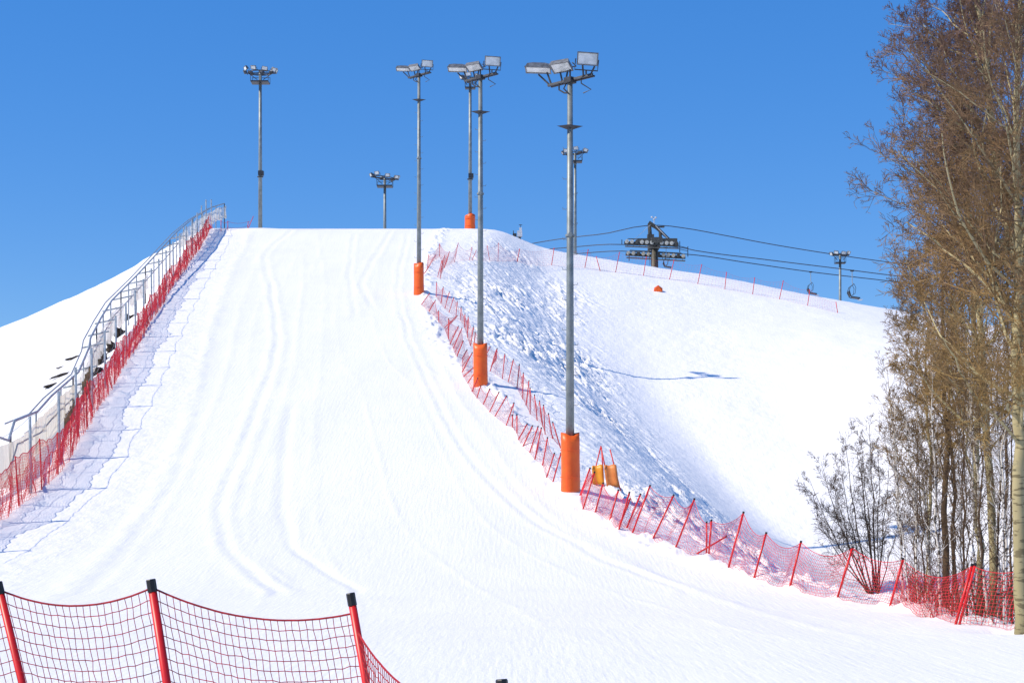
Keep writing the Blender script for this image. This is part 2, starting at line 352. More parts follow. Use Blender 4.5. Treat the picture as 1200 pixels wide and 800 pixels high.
# ------------------------------------------------------------------ ground
V = np.stack([XX, YY, GZ], -1).reshape(-1, 3); nx = len(GX); ny = len(GY)
I = (np.arange(ny-1)[:, None]*nx+np.arange(nx-1)[None]).reshape(-1, 1)
Q = np.concatenate([I, I+1, I+nx+1, I+nx], axis=1)
g = np_obj('snow_ground', V, Q, M['snow'], smooth=True)
at_ = g.data.attributes.new('churned', 'FLOAT', 'POINT'); at_.data.foreach_set('value', (np.clip(CH, 0, 1)+.25*strip+.12*out*(np.abs(XX) < 120)).astype(np.float32).ravel()); tag(g, kind='structure')

# ------------------------------------------------------------------ nets and fences
def net_grid(tops, bots, sag, cell, rows, bulge=.08, jit=.01, lean=0, seed=0):
    """tops/bots: the post tops and feet; returns the knots of a slack net hung between them, one array per bay"""
    rg = np.random.default_rng(seed); bays = []
    for k in range(len(tops)-1):
        A, B, a, b = (np.array(q, float) for q in (tops[k], tops[k+1], bots[k], bots[k+1]))
        n = max(3, int(np.linalg.norm(B-A)/cell)); t = np.linspace(0, 1, n+1)[:, None]
        sg = sag[k] if hasattr(sag, '__len__') else sag*(.6+.8*rg.random())
        top = A+(B-A)*t; top[:, 2] -= 4*sg*(t*(1-t))[:, 0]
        bot = a+(b-a)*t
        for q in range(n+1): bot[q, 2] = grid_z(GZ, bot[q, 0], bot[q, 1])+.03 if bot[q, 1] > 2 else bot[q, 2]
        s = np.linspace(0, 1, rows+1)[None, :, None]
        P = top[:, None]*(1-s)+bot[:, None]*s
        nrm = np.cross(B-A, [0, 0, 1.]); nrm /= np.linalg.norm(nrm)+1e-9
        ph = rg.random(4)*6.28
        w = (np.sin(math.pi*t)[:, None]*np.sin(math.pi*np.clip(s, 0, 1)))[..., 0]*bulge*(1 if rg.random() > .3 else -1)
        w = w+bulge*.35*np.sin(t*9+ph[0]+s[..., 0]*2)*np.sin(math.pi*s[..., 0])
        J = rg.normal(0, jit, P.shape); J[:, 0] *= .15; P = P+nrm*w[..., None]+J
        bays.append(P)
    return bays
def net_obj(name, bays, m, parent, r, rope=None, r_h=None):
    A0 = []; A1 = []; H0 = []; H1 = []; R0 = []; R1 = []
    for P in bays:
        A0.append(P[:, :-1].reshape(-1, 3)); A1.append(P[:, 1:].reshape(-1, 3))
        H0.append(P[:-1, 1:].reshape(-1, 3)); H1.append(P[1:, 1:].reshape(-1, 3))
        R0.append(P[:-1, 0]); R1.append(P[1:, 0])
    V1, Q1 = prisms(np.concatenate(A0), np.concatenate(A1), r, r)
    V2, Q2 = prisms(np.concatenate(H0), np.concatenate(H1), r_h or r, r_h or r)
    V3, Q3 = prisms(np.concatenate(R0), np.concatenate(R1), rope or r*2, rope or r*2, 3)
    V = np.concatenate([V1, V2, V3]); Q = np.concatenate([Q1, Q2+len(V1), Q3+len(V1)+len(V2)])
    return np_obj(name, V, Q, m, parent)
def post(a, b, r, m, parent, capm=None, name='post', cap=.12):
    """a foot, b top"""
    a = Vector(a); b = Vector(b); d = (b-a).normalized(); mb = MB(); e = b-d*cap*.6 if capm else b
    mb.tube([a-d*.2, e], r, 8); o = mb.build(name, m, parent, True)
    if capm:
        c = MB(); c.tube([e-d*.004, e+d*cap*.55, e+d*cap*.6], [r*1.14, r*1.14, r*.98], 8); c.build('cap', capm, o)
    return o
def posts_from(pix, G=None, minlen=0):
    """(foot px, py, top px, py) -> foot on the snow and top at the same distance"""
    out = []
    for fx, fy, tx, ty in pix:
        f = hit(fx, fy); s = f.y/F
        out.append((f, f+Vector(((tx-fx)*s, 0, (fy-ty)*s))))
    return out
def z4(l, ox, oy, s): return [(ox+a/s, oy+b/s, ox+c/s, oy+d/s) for a, b, c, d in l]
def net_fence(name, pix, label, cat, r=.028, cell=.13, rows=13, thread=.006, sag=.25, netm='red_net', bays=None, capped=True, seed=1, rope=.012, ext=None, bulge=.1, height_gap=.06):
    PP = posts_from(pix); base = PP[0][0].copy()
    fe = empty(name, base, label, cat)
    inv = -base
    holder_posts = []
    for a, b in PP:
        post(a+inv, b+inv, r, M['red_post'], fe, M['cap'] if capped else None, cap=.12)
    L_ = list(PP)
    if ext: L_ += ext
    segs = bays or [(0, len(L_)-1)]
    B = []
    for s, e in segs:
        sub = L_[s:e+1]
        tops = [q[1]-(q[1]-q[0]).normalized()*height_gap for q in sub]; bots = [q[0] for q in sub]
        B += net_grid(tops, bots, sag, cell, rows, bulge, .008, seed=seed+s)
    B = [P-np.array(base) for P in B]
    net_obj('net', B, M[netm], fe, thread, rope)
    return fe

# foreground fence, near the camera
def fg_fence():
    Yf = 14.0
    spec = [(-205, 672, -176, 800), (-2, 684, 26, 800), (177, 681, 195.5, 800), (411, 697, 429, 800)]
    feet = []; tops = []
    for tx, ty, bx, by in spec:
        t = at(tx, ty, Yf); q = at(bx, by, Yf); d = (q-t).normalized(); zf = grid_z(GZ, t.x, Yf)
        f = t+d*((t.z-zf)/-d.z); tops.append(t); feet.append(f)
    t4 = at(588, 799, 10.4); f4 = Vector((t4.x+.12, 10.3, grid_z(GZ, t4.x, 10.3))); tops.append(t4); feet.append(f4)
    base = Vector(feet[2]); fe = empty('net_fence', base, 'bright red net fence on black capped posts, close in front', 'fence')
    for i, (t, f) in enumerate(zip(tops, feet)):
        post(f-base, t-base+(t-f).normalized()*.02, .033 if i != 2 else .036, M['red_post'], fe, M['cap'], cap=.17)
    rp = [[tops[i]-(tops[i]-feet[i]).normalized()*.05 for i in range(5)], feet]
    bays = []
    for k, sg in zip(range(4), (.17, .14, .145, .28)):
        A, B = Vector(rp[0][k]), Vector(rp[0][k+1])
        if k == 2: B = B-(tops[3]-feet[3]).normalized()*.10
        if k == 3: A = A-(tops[3]-feet[3]).normalized()*.25
        g_ = net_grid([A, B], [feet[k], feet[k+1]], [sg], .056, 22, .10, .0035, seed=31+k)
        bays += g_
    bays = [P-np.array(base) for P in bays]
    net_obj('net', bays, M['near_net'], fe, .0034, .0095, .0042)
fg_fence()

# right-hand fence along the edge of the groomed run, lower stretch
low = z4([(557, 725, 607, 590), (573, 785, 628, 608), (630, 800, 668, 660)], 540, 400, 4) + \
      z4([(70, 312, 115, 152), (117, 368, 175, 165), (160, 360, 235, 175), (190, 388, 287, 128), (303, 415, 415, 180), (425, 463, 527, 200), (603, 500, 617, 315),
          (710, 572, 792, 272), (848, 630, 915, 383), (1043, 673, 1103, 430)], 700, 540, 4.615) + \
      z4([(185, 530, 265, 265), (460, 570, 528, 325), (800, 672, 888, 355)], 940, 580, 4.446) + [(1207, 738, 1226, 652)]
net_fence('net_fence', low, 'red net fence from the nearest light mast down to the bare trees', 'fence', r=.036, cell=.12, rows=14, thread=.0058, sag=.3, seed=3)
mid = z4([(75, 265, 95, 205), (105, 295, 137, 220), (135, 330, 180, 235), (160, 350, 217, 252), (213, 393, 250, 285), (242, 402, 242, 342), (263, 430, 263, 340), (270, 460, 313, 383),
          (292, 490, 337, 392), (323, 520, 363, 395), (347, 553, 378, 402), (383, 580, 407, 447), (402, 638, 440, 520), (432, 657, 470, 520)], 540, 400, 4)
top_mid = z4([(80, 480, 120, 470), (105, 520, 150, 458), (145, 555, 180, 495), (197, 612, 195, 548), (225, 640, 295, 575), (247, 700, 247, 590), (255, 725, 300, 630), (272, 745, 318, 640), (290, 790, 325, 705),
              (318, 800, 345, 752)], 470, 240, 4.443)[1:] + z4([(5, 145, 55, 50), (12, 165, 62, 120), (32, 195, 75, 130), (52, 235, 80, 170)], 540, 400, 4)
net_fence('net_fence', top_mid+mid, 'net fence of crowded leaning posts along the run edge, above the nearest light mast', 'fence', r=.032, cell=.2, rows=8, thread=.0052, sag=.3, netm='faded_net', seed=4)
outer = z4([(182, 480, 185, 400), (207, 515, 220, 425), (228, 540, 252, 450), (250, 560, 275, 480), (285, 590, 293, 500), (310, 600, 313, 530), (330, 640, 333, 565), (345, 690, 350, 578), (362, 735, 378, 632), (378, 740, 388, 660),
            (440, 790, 465, 735), (483, 795, 502, 745)], 470, 240, 4.443) + \
        z4([(137, 140, 170, 32), (195, 175, 207, 55), (222, 190, 247, 82), (263, 220, 275, 105), (290, 270, 293, 145), (305, 300, 320, 180), (325, 340, 325, 215), (358, 370, 345, 248),
            (385, 400, 368, 275), (395, 435, 388, 295), (430, 455, 410, 335), (468, 500, 430, 375)], 540, 400, 4)
net_fence('net_fence', outer, 'faded net fence on the bench behind the run-edge fence, above rough snow', 'fence', r=.028, cell=.22, rows=7, thread=.0048, sag=.35, netm='faded_net', seed=5)
upper = z4([(120, 360, 180, 260), (137, 325, 143, 258), (200, 270, 201, 200), (225, 330, 253, 242)], 470, 240, 4.443)
upper2 = z4([(190, 375, 212, 290), (205, 385, 215, 285), (203, 350, 228, 260), (225, 325, 253, 242), (278, 298, 298, 197), (355, 290, 370, 218), (370, 288, 392, 235), (462, 292, 448, 210), (505, 295, 507, 197), (607, 295, 617, 228)], 470, 240, 4.443)
net_fence('net_fence', upper, 'short pink net fence leaning beside the orange pad of the third light mast', 'fence', r=.024, cell=.3, rows=6, thread=.005, sag=.3, netm='faded_net', seed=6, capped=False)
net_fence('net_fence', upper2, 'pink net fence curving over the top of the rough gully near the crest', 'fence', r=.024, cell=.3, rows=6, thread=.005, sag=.5, netm='faded_net', seed=8, capped=False)
ridge = z4([(30, 383, 45, 308), (232, 403, 247, 302), (427, 418, 447, 310), (517, 437, 493, 352), (607, 445, 630, 327), (770, 465, 788, 352), (923, 487, 950, 370), (1088, 513, 1112, 398)], 600, 230, 5) + \
        z4([(147, 493, 157, 393), (310, 523, 322, 425), (467, 552, 490, 443), (632, 590, 645, 495), (808, 632, 798, 568)], 820, 240, 5)
net_fence('net_fence', ridge, 'thin net fence on red sticks running along the skyline of the right hill', 'fence', r=.04, cell=.35, rows=7, thread=.0042, sag=.25, rope=.009, netm='faded_net', seed=9, capped=False)
cr = [(259, 271, 259, 258), (267, 270, 267, 259), (290, 265, 291, 257), (291, 266, 297, 252)]
PPc = posts_from(cr); b0 = PPc[0][0].copy(); fe = empty('rope_fence', b0, 'small red rope barrier on three sticks at the left end of the crest', 'fence')
for a, b in PPc: post(a-b0, b-b0, .035, M['red_post'], fe)
mb = MB()
for k in range(3):
    for fr in (.95, .35):
        A = PPc[k][0].lerp(PPc[k][1], fr)-b0; B = PPc[k+1][0].lerp(PPc[k+1][1], fr)-b0
        mb.tube([A.lerp(B, t)-Vector((0, 0, 4*.22*t*(1-t))) for t in np.linspace(0, 1, 7)], .018, 4)
mb.build('rope', M['faded_net'], fe)
# loose posts that lean in the nets
for pix, lab in ((z4([(543, 497, 700, 405)], 700, 540, 4.615)[0], 'loose red stick fallen aslant at the foot of the lower net fence'),
                 (z4([(590, 495, 590, 325)], 700, 540, 4.615)[0], 'spare upright red stick beside a fence post, above the fallen stick'),
                 (z4([(120, 350, 178, 200)], 700, 540, 4.615)[0], 'spare red stick beside a leaning fence post, right of the orange mat'),
                 (z4([(815, 672, 900, 352)], 940, 580, 4.446)[0], 'thick red stick bound beside the fence post in front of the birches')):
    (a, b), = posts_from([pix]); o = empty('loose_post', a+Vector((0, -.08, 0)), lab, 'fence post', 'loose sticks along the lower net fence')
    post((0, 0, 0), b-a, .034, M['red_post'], o, M['cap'], name='shaft')

# ------------------------------------------------------------------ floodlight masts
def aim(v):        # matrix whose local -Y looks along v
    v = Vector(v).normalized(); y = -v; x = Vector((0, 0, 1)).cross(y)*-1
    x = y.cross(Vector((0, 0, 1))).normalized(); z = x.cross(y); return Matrix((x, y, z)).transposed()
def floodlight(parent, c, look, w=.95, h=.66, dp=.42, yoke=True, hang=.5, roll=0):
    c = Vector(c); m = aim(look) @ Matrix.Rotation(roll, 3, 'Y')
    mb = MB(); P = []
    for y, k in ((-dp/2, 1), (dp*.15, .86), (dp/2, .45)):
        for x, z in ((-1, -1), (1, -1), (1, 1), (-1, 1)): P.append(c+m @ Vector((x*w/2*k, y, z*h/2*k)))
    fs = [(8, 9, 10, 11)]
    for a in (0, 4):
        for k in range(4): fs.append((a+(k+1) % 4, a+k, a+4+k, a+4+(k+1) % 4))
    # front rim with a recessed glass
    for x, z in ((-1, -1), (1, -1), (1, 1), (-1, 1)): P.append(c+m @ Vector((x*(w/2-.05), -dp/2, z*(h/2-.05))))
    for x, z in ((-1, -1), (1, -1), (1, 1), (-1, 1)): P.append(c+m @ Vector((x*(w/2-.05), -dp/2+.05, z*(h/2-.05))))
    for k in range(4):
        fs.append((k, (k+1) % 4, 12+(k+1) % 4, 12+k)); fs.append((12+k, 12+(k+1) % 4, 16+(k+1) % 4, 16+k))
    mb.add(P, fs); o = mb.build('floodlight', M['housing'], parent)
    ln = MB(); ln.box(c+m @ Vector((0, -dp/2+.045, 0)), (w-.104, .03, h-.104), m); ln.build('lens', M['lens'], o)
    if yoke:
        b = MB(); L = c+m @ Vector((-w/2-.04, .02, 0)); Rr = c+m @ Vector((w/2+.04, .02, 0)); dn = (m @ Vector((0, .35, -1))).normalized()*(h/2+hang*.4)
        b.tube([L, L+dn, Rr+dn, Rr], .028, 6); b.bar((L+Rr)/2+dn, (L+Rr)/2+dn-Vector((0, 0, hang*.35)), .04); b.build('yoke', M['bracket'], o)
    return o
def pole_mesh(H, r0, r1, n=10, z0=-.6): mb = MB(); mb.tube([(0, 0, z0), (0, 0, H*.5), (0, 0, H)], [r0, (r0+r1)/2, r1], n); return mb
def pad(parent, h, r, seed=0):
    rg = random.Random(seed); n = 20; mb = MB(); vs = []; fs = []; zs = [-.3, .0, h*.3, h*.6, h*.85, h]
    for i, z in enumerate(zs):
        for k in range(n):
            t = 2*math.pi*k/n; rr = r*(1+.05*math.sin(3*t+i*.4+seed)+.03*rg.random()+(.05 if i < 2 else 0))
            vs.append((rr*math.cos(t), rr*math.sin(t), z+(.09*math.sin(2*t+seed)+.05*rg.random() if i == len(zs)-1 else 0)))
    for i in range(len(zs)-1):
        for k in range(n): fs.append((i*n+k, i*n+(k+1) % n, (i+1)*n+(k+1) % n, (i+1)*n+k))
    T = (len(zs)-1)*n; o = len(vs)
    for k in range(n): a = vs[T+k]; vs.append((a[0]*.45, a[1]*.45, a[2]-.04))
    for k in range(n): fs.append((T+k, T+(k+1) % n, o+(k+1) % n, o+k))
    mb.add(vs, fs); p = mb.build('pad', M['orange'], parent, True)
    for z in (h*.22, h*.72): sb = MB(); sb.lathe([(r*1.0, z-.02), (r*1.07, z-.02), (r*1.07, z+.02), (r*1.0, z+.02)], 20); sb.build('strap', M['orange'], p)
def mast_a(loc, label, H, padh, seed):
    """tapered pole, three big floodlights on a slanting crossbar, a small service platform"""
    t = empty('floodlight_mast', loc, label, 'floodlight mast', 'floodlight masts')
    pole_mesh(H, .215, .125).build('pole', M['steel'], t, True)
    mb = MB(); mb.tube([(-1.0, .92, H-.02), (1.0, -.92, H+.02)], .075, 4)
    mb.tube([(-.85, 1.0, H-.06), (1.1, -.8, H-.02)], .05, 4); mb.box((0, 0, H-.02), (.42, .42, .26), Matrix.Rotation(-.74, 3, 'Z')); mb.build('crossbar', M['bracket'], t)
    floodlight(t, (-1.45, 1.12, H+.90), (-.10, -.30, -.95), 1.22, .56, .36, hang=.25, roll=R(12))
    floodlight(t, (-.38, .25, H+.78), (-.16, -.42, -.89), 1.0, .66, .38, hang=.3, roll=R(-5))
    floodlight(t, (.76, -.9, H+.72), (.06, -.98, -.16), .98, .60, .36, hang=.5, roll=R(3))
    mb = MB()
    for q0, q1 in (((-1.45, 1.1, H+.55), (-.92, .9, H)), ((-1.05, 1.0, H+.62), (-.85, .8, H)), ((-.45, .3, H+.45), (-.35, .3, H)), ((-.1, .2, H+.5), (-.2, .15, H)), ((.55, -.85, H+.45), (.6, -.6, H)), ((1.1, -.9, H+.4), (.9, -.8, H)), ((0, 0, H), (0, 0, H+.5))): mb.bar(q0, q1, .045, 5)
    mb.build('lamp_arm', M['bracket'], t)
    mb = MB()
    mb.tube([(.5, -.45, H-.05), (.5, -.5, H-.28), (.95, -.7, H-.62), (.6, -.45, H-.72)], .03, 5); mb.build('conduit', M['bracket'], t); mb = MB(); mb.tube([(-.5, .45, H-.05), (-.5, .4, H-.35), (-.25, .2, H-.55), (0, 0, H-.6)], .04, 5)
    mb.build('conduit', M['bracket'], t); mb = MB(); mb.tube([(-.15, .1, H-.1), (-.3, -.1, H-.42), (0, -.1, H-.72)], .035, 5); mb.build('cable_loop', M['bracket'], t)
    mb = MB(); z = H-2.15
    mb.add([(-.62, -.1, z), (0, -.42, z-.02), (.62, .05, z+.02), (0, .42, z+.02), (0, 0, z-.2), (-.12, 0, z+.07), (0, -.12, z+.07), (.12, 0, z+.07), (0, .12, z+.07)],
           [(1, 0, 4), (2, 1, 4), (3, 2, 4), (0, 3, 4), (0, 1, 6, 5), (1, 2, 7, 6), (2, 3, 8, 7), (3, 0, 5, 8)]); mb.build('platform', M['bracket'], t)
    mb = MB()
    for k in range(22):
        zz_ = 3.2+k*.7; s = 1 if k % 2 else -1; rr = .215-.09*zz_/H
        if zz_ > H-3: break
        mb.tube([(s*rr*.8, -.02, zz_), (s*(rr+.17), -.03, zz_), (s*(rr+.19), -.03, zz_+.09)], .016, 4)
    mb.build('rung', M['steel'], t)
    mb = MB(); mb.box((0, -.2, H*.62), (.14, .12, .2)); mb.lathe([(.2, H*.62-.05), (.22, H*.62-.05), (.22, H*.62+.05), (.2, H*.62+.05)], 12); mb.build('collar', M['steel'], t)
    if padh: pad(t, padh, .43, seed)
    return t
def mast_b(loc, label, H, W=4.4, n=8, padh=0, collar=None, seed=0, tilt=0):
    """pole with a round head frame carrying many small floodlights over a caged platform"""
    rg = random.Random(seed); t = empty('floodlight_mast', loc, label, 'floodlight mast', 'floodlight masts')
    pole_mesh(H, .24, .17).build('pole', M['steel'], t, True)
    mb = MB(); rr = W*.32
    ring = [(rr*math.cos(a), rr*.8*math.sin(a), H+.05+tilt*math.cos(a)) for a in np.linspace(0, 2*math.pi, 17)]
    mb.tube(ring, .06, 5); mb.bar((-W*.42, 0, H+.0-tilt), (W*.42, 0, H+.0+tilt), .08); mb.bar((0, -rr*.8, H+.02), (0, rr*.8, H+.02), .06)
    for s in (-1, 1): mb.bar((s*.35, 0, H-.75), (s*rr, 0, H+tilt*s), .04)
    mb.build('head_frame', M['bracket'], t)
    mb = MB(); hw = W*.235
    for y in (-hw*.7, hw*.7):
        mb.bar((-hw, y, H-1.05), (hw, y, H-1.05), .05); mb.bar((-hw, y, H-.35), (hw, y, H-.35), .03)
        for x in (-hw, 0, hw): mb.bar((x, y, H-1.05), (x, y, H-.3), .03)
    mb.box((0, 0, H-1.1), (hw*2, hw*1.4, .12)); mb.build('platform', M['bracket'], t)
    for k in range(n):
        a = 2*math.pi*(k+.3)/n; x = W*.41*math.cos(a); y = W*.3*math.sin(a)
        floodlight(t, (x, y, H+.32+tilt*math.cos(a)+rg.uniform(-.12, .16)), (math.cos(a)+rg.uniform(-.3, .3), math.sin(a)*.9-.25, -.55+rg.uniform(-.15, .15)), .66, .46, .34, hang=.3, roll=R(rg.uniform(-12, 12)))
    if collar: mb = MB(); mb.box((.1, -.1, collar), (.62, .6, .5)); mb.lathe([(.0, collar-.5), (.36, collar-.45), (.36, collar-.35), (.0, collar-.3)], 12); mb.build('collar', M['bracket'], t)
    if padh: pad(t, padh, .62, seed)
    return t
def ground(p): return Vector((p[0], p[1], grid_z(GZ, p[0], p[1])))
b1 = hit(668, 573); mast_a(b1, 'nearest and tallest floodlight mast, three big lamps on top, large orange pad at its foot', (573-94)/F*b1.y, 2.55*b1.y/80, 1)
b2 = hit(563, 450); mast_a(b2, 'second nearest floodlight mast, orange pad at its foot, left of the nearest one', (450-90.5)/F*b2.y, 2.45, 2)
b3 = hit(491, 345); mast_a(b3, 'floodlight mast with an orange pad at the right edge of the run, below the crest', (345-88)/F*b3.y, 2.65, 3)
g4 = at(551, 268, 207); g4.z = grid_z(GZ, g4.x, 207); mast_b(g4, 'floodlight mast with red orange pad on the crest, behind the second nearest mast', (HY-93)/F*207-g4.z, 2.6, 6, 1.75, 6.5, 4)
g5 = at(305, 265, 199); g5.z = grid_z(GZ, g5.x, 199); mast_b(g5, 'leftmost floodlight mast, on the left end of the crest, collar box halfway up', (HY-86)/F*199-g5.z, 4.4, 9, 0, 6.4, 5)
g6 = ground(at(451, 0, 228)); mast_b(g6, 'far floodlight mast showing head and short pole above the middle of the crest', (HY-209)/F*228-g6.z, 4.4, 8, 0, None, 6, -.18)
g7 = ground(at(674, 0, 226)); mast_b(g7, 'far floodlight mast half hidden right behind the nearest mast', (HY-180)/F*226-g7.z, 3.9, 7, 0, None, 7, .15)
g8 = ground(at(984.5, 0, 236)); mast_b(g8, 'far floodlight mast with flat lamp head beside the lift chairs near the trees', (HY-299)/F*236-g8.z, 3.0, 8, 0, None, 8)

# ------------------------------------------------------------------ mats and small things on the slope
def matt(pix, m, label, back=0, th=.16, name='padded_mat', cat='padded mat', group=None):
    """a thick mat standing on the snow: four corners of its face"""
    f = hit(*pix[0]); Y = f.y+back; C = [at(x, y, Y) for x, y in pix]; o = f
    t = empty(name, o, label, cat, group)
    mb = MB(); n = 5; vs = []; fs = []
    for side in (-1, 1):
        for j in range(n+1):
            for i in range(n+1):
                a = C[0].lerp(C[1], i/n); b = C[3].lerp(C[2], i/n); p = a.lerp(b, j/n)-o
                edge = 1 if (0 < i < n and 0 < j < n) else .45
                p.y += side*th/2*edge+.1*math.sin(i*.9); p.z += .03*math.sin(i*2.1)*(j == n); vs.append(p)
    k = (n+1)**2; w = n+1
    for j in range(n):
        for i in range(n): q = (j*w+i, j*w+i+1, (j+1)*w+i+1, (j+1)*w+i); fs.append(q); fs.append(tuple(reversed([a+k for a in q])))
    rim = [i for i in range(w)]+[j*w+n for j in range(1, w)]+[n*w+i for i in range(n-1, -1, -1)]+[j*w for j in range(n-1, 0, -1)]
    for a, b in zip(rim, rim[1:]+rim[:1]): fs.append((b, a, a+k, b+k))
    mb.add(vs, fs); mb.build('cushion', m, t, True)
    return t, C, o
t, C, o = matt([(694.5, 567), (708, 568), (706, 544), (693.5, 546)], M['yellow'], 'yellow mat wrapped on posts behind the net, right of the nearest mast pad', name='padded_mat', group='padded mats beside the nearest mast')
for (fx, fy, tx, ty) in ((692, 572, 704.5, 522), (708, 572, 705, 524)):
    s = o.y/F; post(Vector(((fx-694.5)*s, .12, (567-fy)*s)), Vector(((tx-694.5)*s, .12, (567-ty)*s)), .03, M['red_post'], t)
t, C, o = matt([(711, 570), (725.5, 571), (722, 544), (707.5, 545)], M['orange_faded'], 'faded orange mat slung between posts, right of the yellow mat', group='padded mats beside the nearest mast')
for (fx, fy, tx, ty) in ((714, 572, 704.5, 523), (727, 573, 715, 526)):
    s = o.y/F; post(Vector(((fx-711)*s, .12, (570-fy)*s)), Vector(((tx-711)*s, .12, (570-ty)*s)), .03, M['red_post'], t)
# small orange cover lying on the far slope
p = hit(771, 341); cv = MB()
cv.add([(-.5, -.25, -.1), (.45, -.3, -.1), (.55, .3, -.1), (-.45, .35, -.1), (-.42, -.2, .35), (.0, -.3, .62), (.5, -.1, .3), (.2, .25, .55), (-.3, .3, .4)],
       [(0, 1, 5, 4), (1, 6, 5), (1, 2, 6), (2, 7, 6), (2, 3, 8, 7), (3, 0, 4, 8), (4, 5, 7, 8), (5, 6, 7)])
tag(cv.build('hydrant_cover', M['orange'], None, loc=p), 'small orange padded cover alone on the white slope below the lift tower', 'padded cover')
# small snow machine on the crest
p = hit(609, 277); p.z = grid_z(GZ, p.x, p.y)
t = empty('snow_machine', p, 'small pale machine on the skyline, right of the mast on the crest', 'machine')
mb = MB(); mb.box((0, 0, .55), (.6, .6, .7)); mb.box((.1, 0, 1.1), (.3, .3, .4)); mb.build('casing', M['whitebox'], t)
mb = MB(); mb.bar((0, 0, -.1), (0, 0, .3), .15); mb.bar((.1, 0, 1.2), (.1, 0, 1.7), .03); mb.bar((-.1, 0, 1.62), (.3, 0, 1.62), .04); mb.build('stand', M['dark'], t)
mb = MB(); mb.box((-.6, 0, .35), (.45, .4, .5)); mb.bar((-.75, 0, 0), (-.75, 0, .95), .05); mb.build('control_box', M['dark'], t)

# ------------------------------------------------------------------ left side: tall red net, railing, windbreak, timber
def ledge(Y, off): x = float(LE(np.array([Y]))[0])-off; return Vector((x, Y, grid_z(GZ, x, Y)))
YN = np.arange(66, 205, 3.4)
base = ledge(78, .3); fe = empty('net_fence', base, 'dense bright red net fence in folds along the left edge of the run', 'fence')
tops = []; bots = []; rg = random.Random(3)
for Y in YN:
    f = ledge(Y, .3+rg.uniform(-.12, .12)); h = 1.8+rg.uniform(-.2, .25)+(.35 if Y < 100 else 0)
    tops.append(f+Vector((rg.uniform(-.35, .05), rg.uniform(-.3, .3), h))); bots.append(f)
    if Y < 202: post(f-base, tops[-1]-base+Vector((0, 0, .05)), .03, M['red_post'], fe, None)
def folded(bays, amp, seed):
    rg = np.random.default_rng(seed); out = []
    for P in bays:
        n, m, _ = P.shape; t = np.linspace(0, 1, n)[:, None]; s = np.linspace(0, 1, m)[None]
        w = amp*(np.sin(t*11+rg.random()*6)+.7*np.sin(t*23+rg.random()*6)+0.1*rg.normal(0, 1, (n, 1)))*(.35+s)
        P = P.copy(); P[..., 0] += w; P[..., 2] += .05*np.sin(t*17+rg.random()*6)*(1-s)
        P[..., 1] += amp*1.2*np.sin(t*15+rg.random()*6)*s; out.append(P-np.array(base))
    return out
net_obj('net', folded(net_grid(tops, bots, .16, .105, 16, .12, .010, seed=20), .05, 1), M['red_net'], fe, .0072, .022)

net_obj('net', folded(net_grid([q+Vector((-.3, 0, -.85)) for q in tops], [q+Vector((-.45, 0, 0)) for q in bots], .3, .12, 12, .12, .012, seed=21), .06, 2), M['red_net'], fe, .0062, .016)

# tall thin stakes with a slack rope: they throw the ladder of shadows over the run
base = ledge(78, .9); fe = empty('tall_net_frame', base, 'tall thin stakes with slack wires, rising over the dense red net', 'fence')
YT = np.arange(59.5, 206, 6.6); tt = []
for Y in YT:
    f = ledge(Y, .75); h = 3.55; T = f+Vector((-.05, 0, h)); tt.append((f, T))
    mb = MB(); mb.bar(f-base-Vector((0, 0, .2)), T-base, .075, 6); mb.build('stake', M['rail'], fe)
mb = MB()
for (a, A), (b, B) in zip(tt, tt[1:]):
    mb.tube([A.lerp(B, t)-base-Vector((0, 0, 4*.24*t*(1-t))) for t in np.linspace(0, 1, 11)], .011, 4)
    A2 = a.lerp(A, .56); B2 = b.lerp(B, .56)
    mb.tube([A2.lerp(B2, t)-base-Vector((0, 0, .25*math.sin(t*math.pi)+.05*math.sin(t*21))) for t in np.linspace(0, 1, 15)], .009, 4)
mb.build('wire', M['rail'], fe)

# steel railing of the stairway outside the run
def rail_pt(px, py, Y): return at(px, py, Y)
course_top = [(-26, 504, 73), (10, 524-8, 77), (17, 493, 81), (44, 482, 86), (60, 464, 92), (92, 436, 103), (104, 408, 110), (106, 396, 113), (118, 373, 120), (131, 352, 128), (160, 323, 141), (185, 296, 158), (207, 272, 172), (226, 256, 184), (248, 243, 196), (263, 238.5, 203)]
def rail_y(px):
    Y = 60.
    while Y < 203 and (CX-px)/F*Y < -float(LE(np.array([Y]))[0])+float(np.interp(Y, (80, 130, 184, 203), (2.8, 2.6, 1.4, .2))): Y += .25
    return Y
rx = [c[0] for c in course_top]; ryw = [c[1] for c in course_top]
top = [rail_pt(c[0], c[1], rail_y(c[0])) for c in course_top]
base = ledge(90, 2.6); fe = empty('stair_railing', base, 'long grey steel handrail climbing the hill, posts with short cross arms', 'railing')
mb = MB(); mb.tube([p-base for p in top], .07, 6)
mb.tube([p-base+Vector((-.55, .3, -.12)) for p in top[2:]], .045, 5); mb.build('top_rail', M['rail'], fe)
mb = MB(); mb.tube([p-base+Vector((.15, 0, -1.15)) for p in top[1:-3]], .045, 5); mb.build('lower_rail', M['rail'], fe)
ty = np.array([p.y for p in top]); txx = np.array([p.x for p in top]); tz = np.array([p.z for p in top])
Yp = [rail_y(q) for q in (12, 42, 71, 86, 98, 106, 113, 121, 130, 141, 150, 160, 170, 180, 190, 199, 207, 215, 226, 237, 249, 261.5)]
rails = []
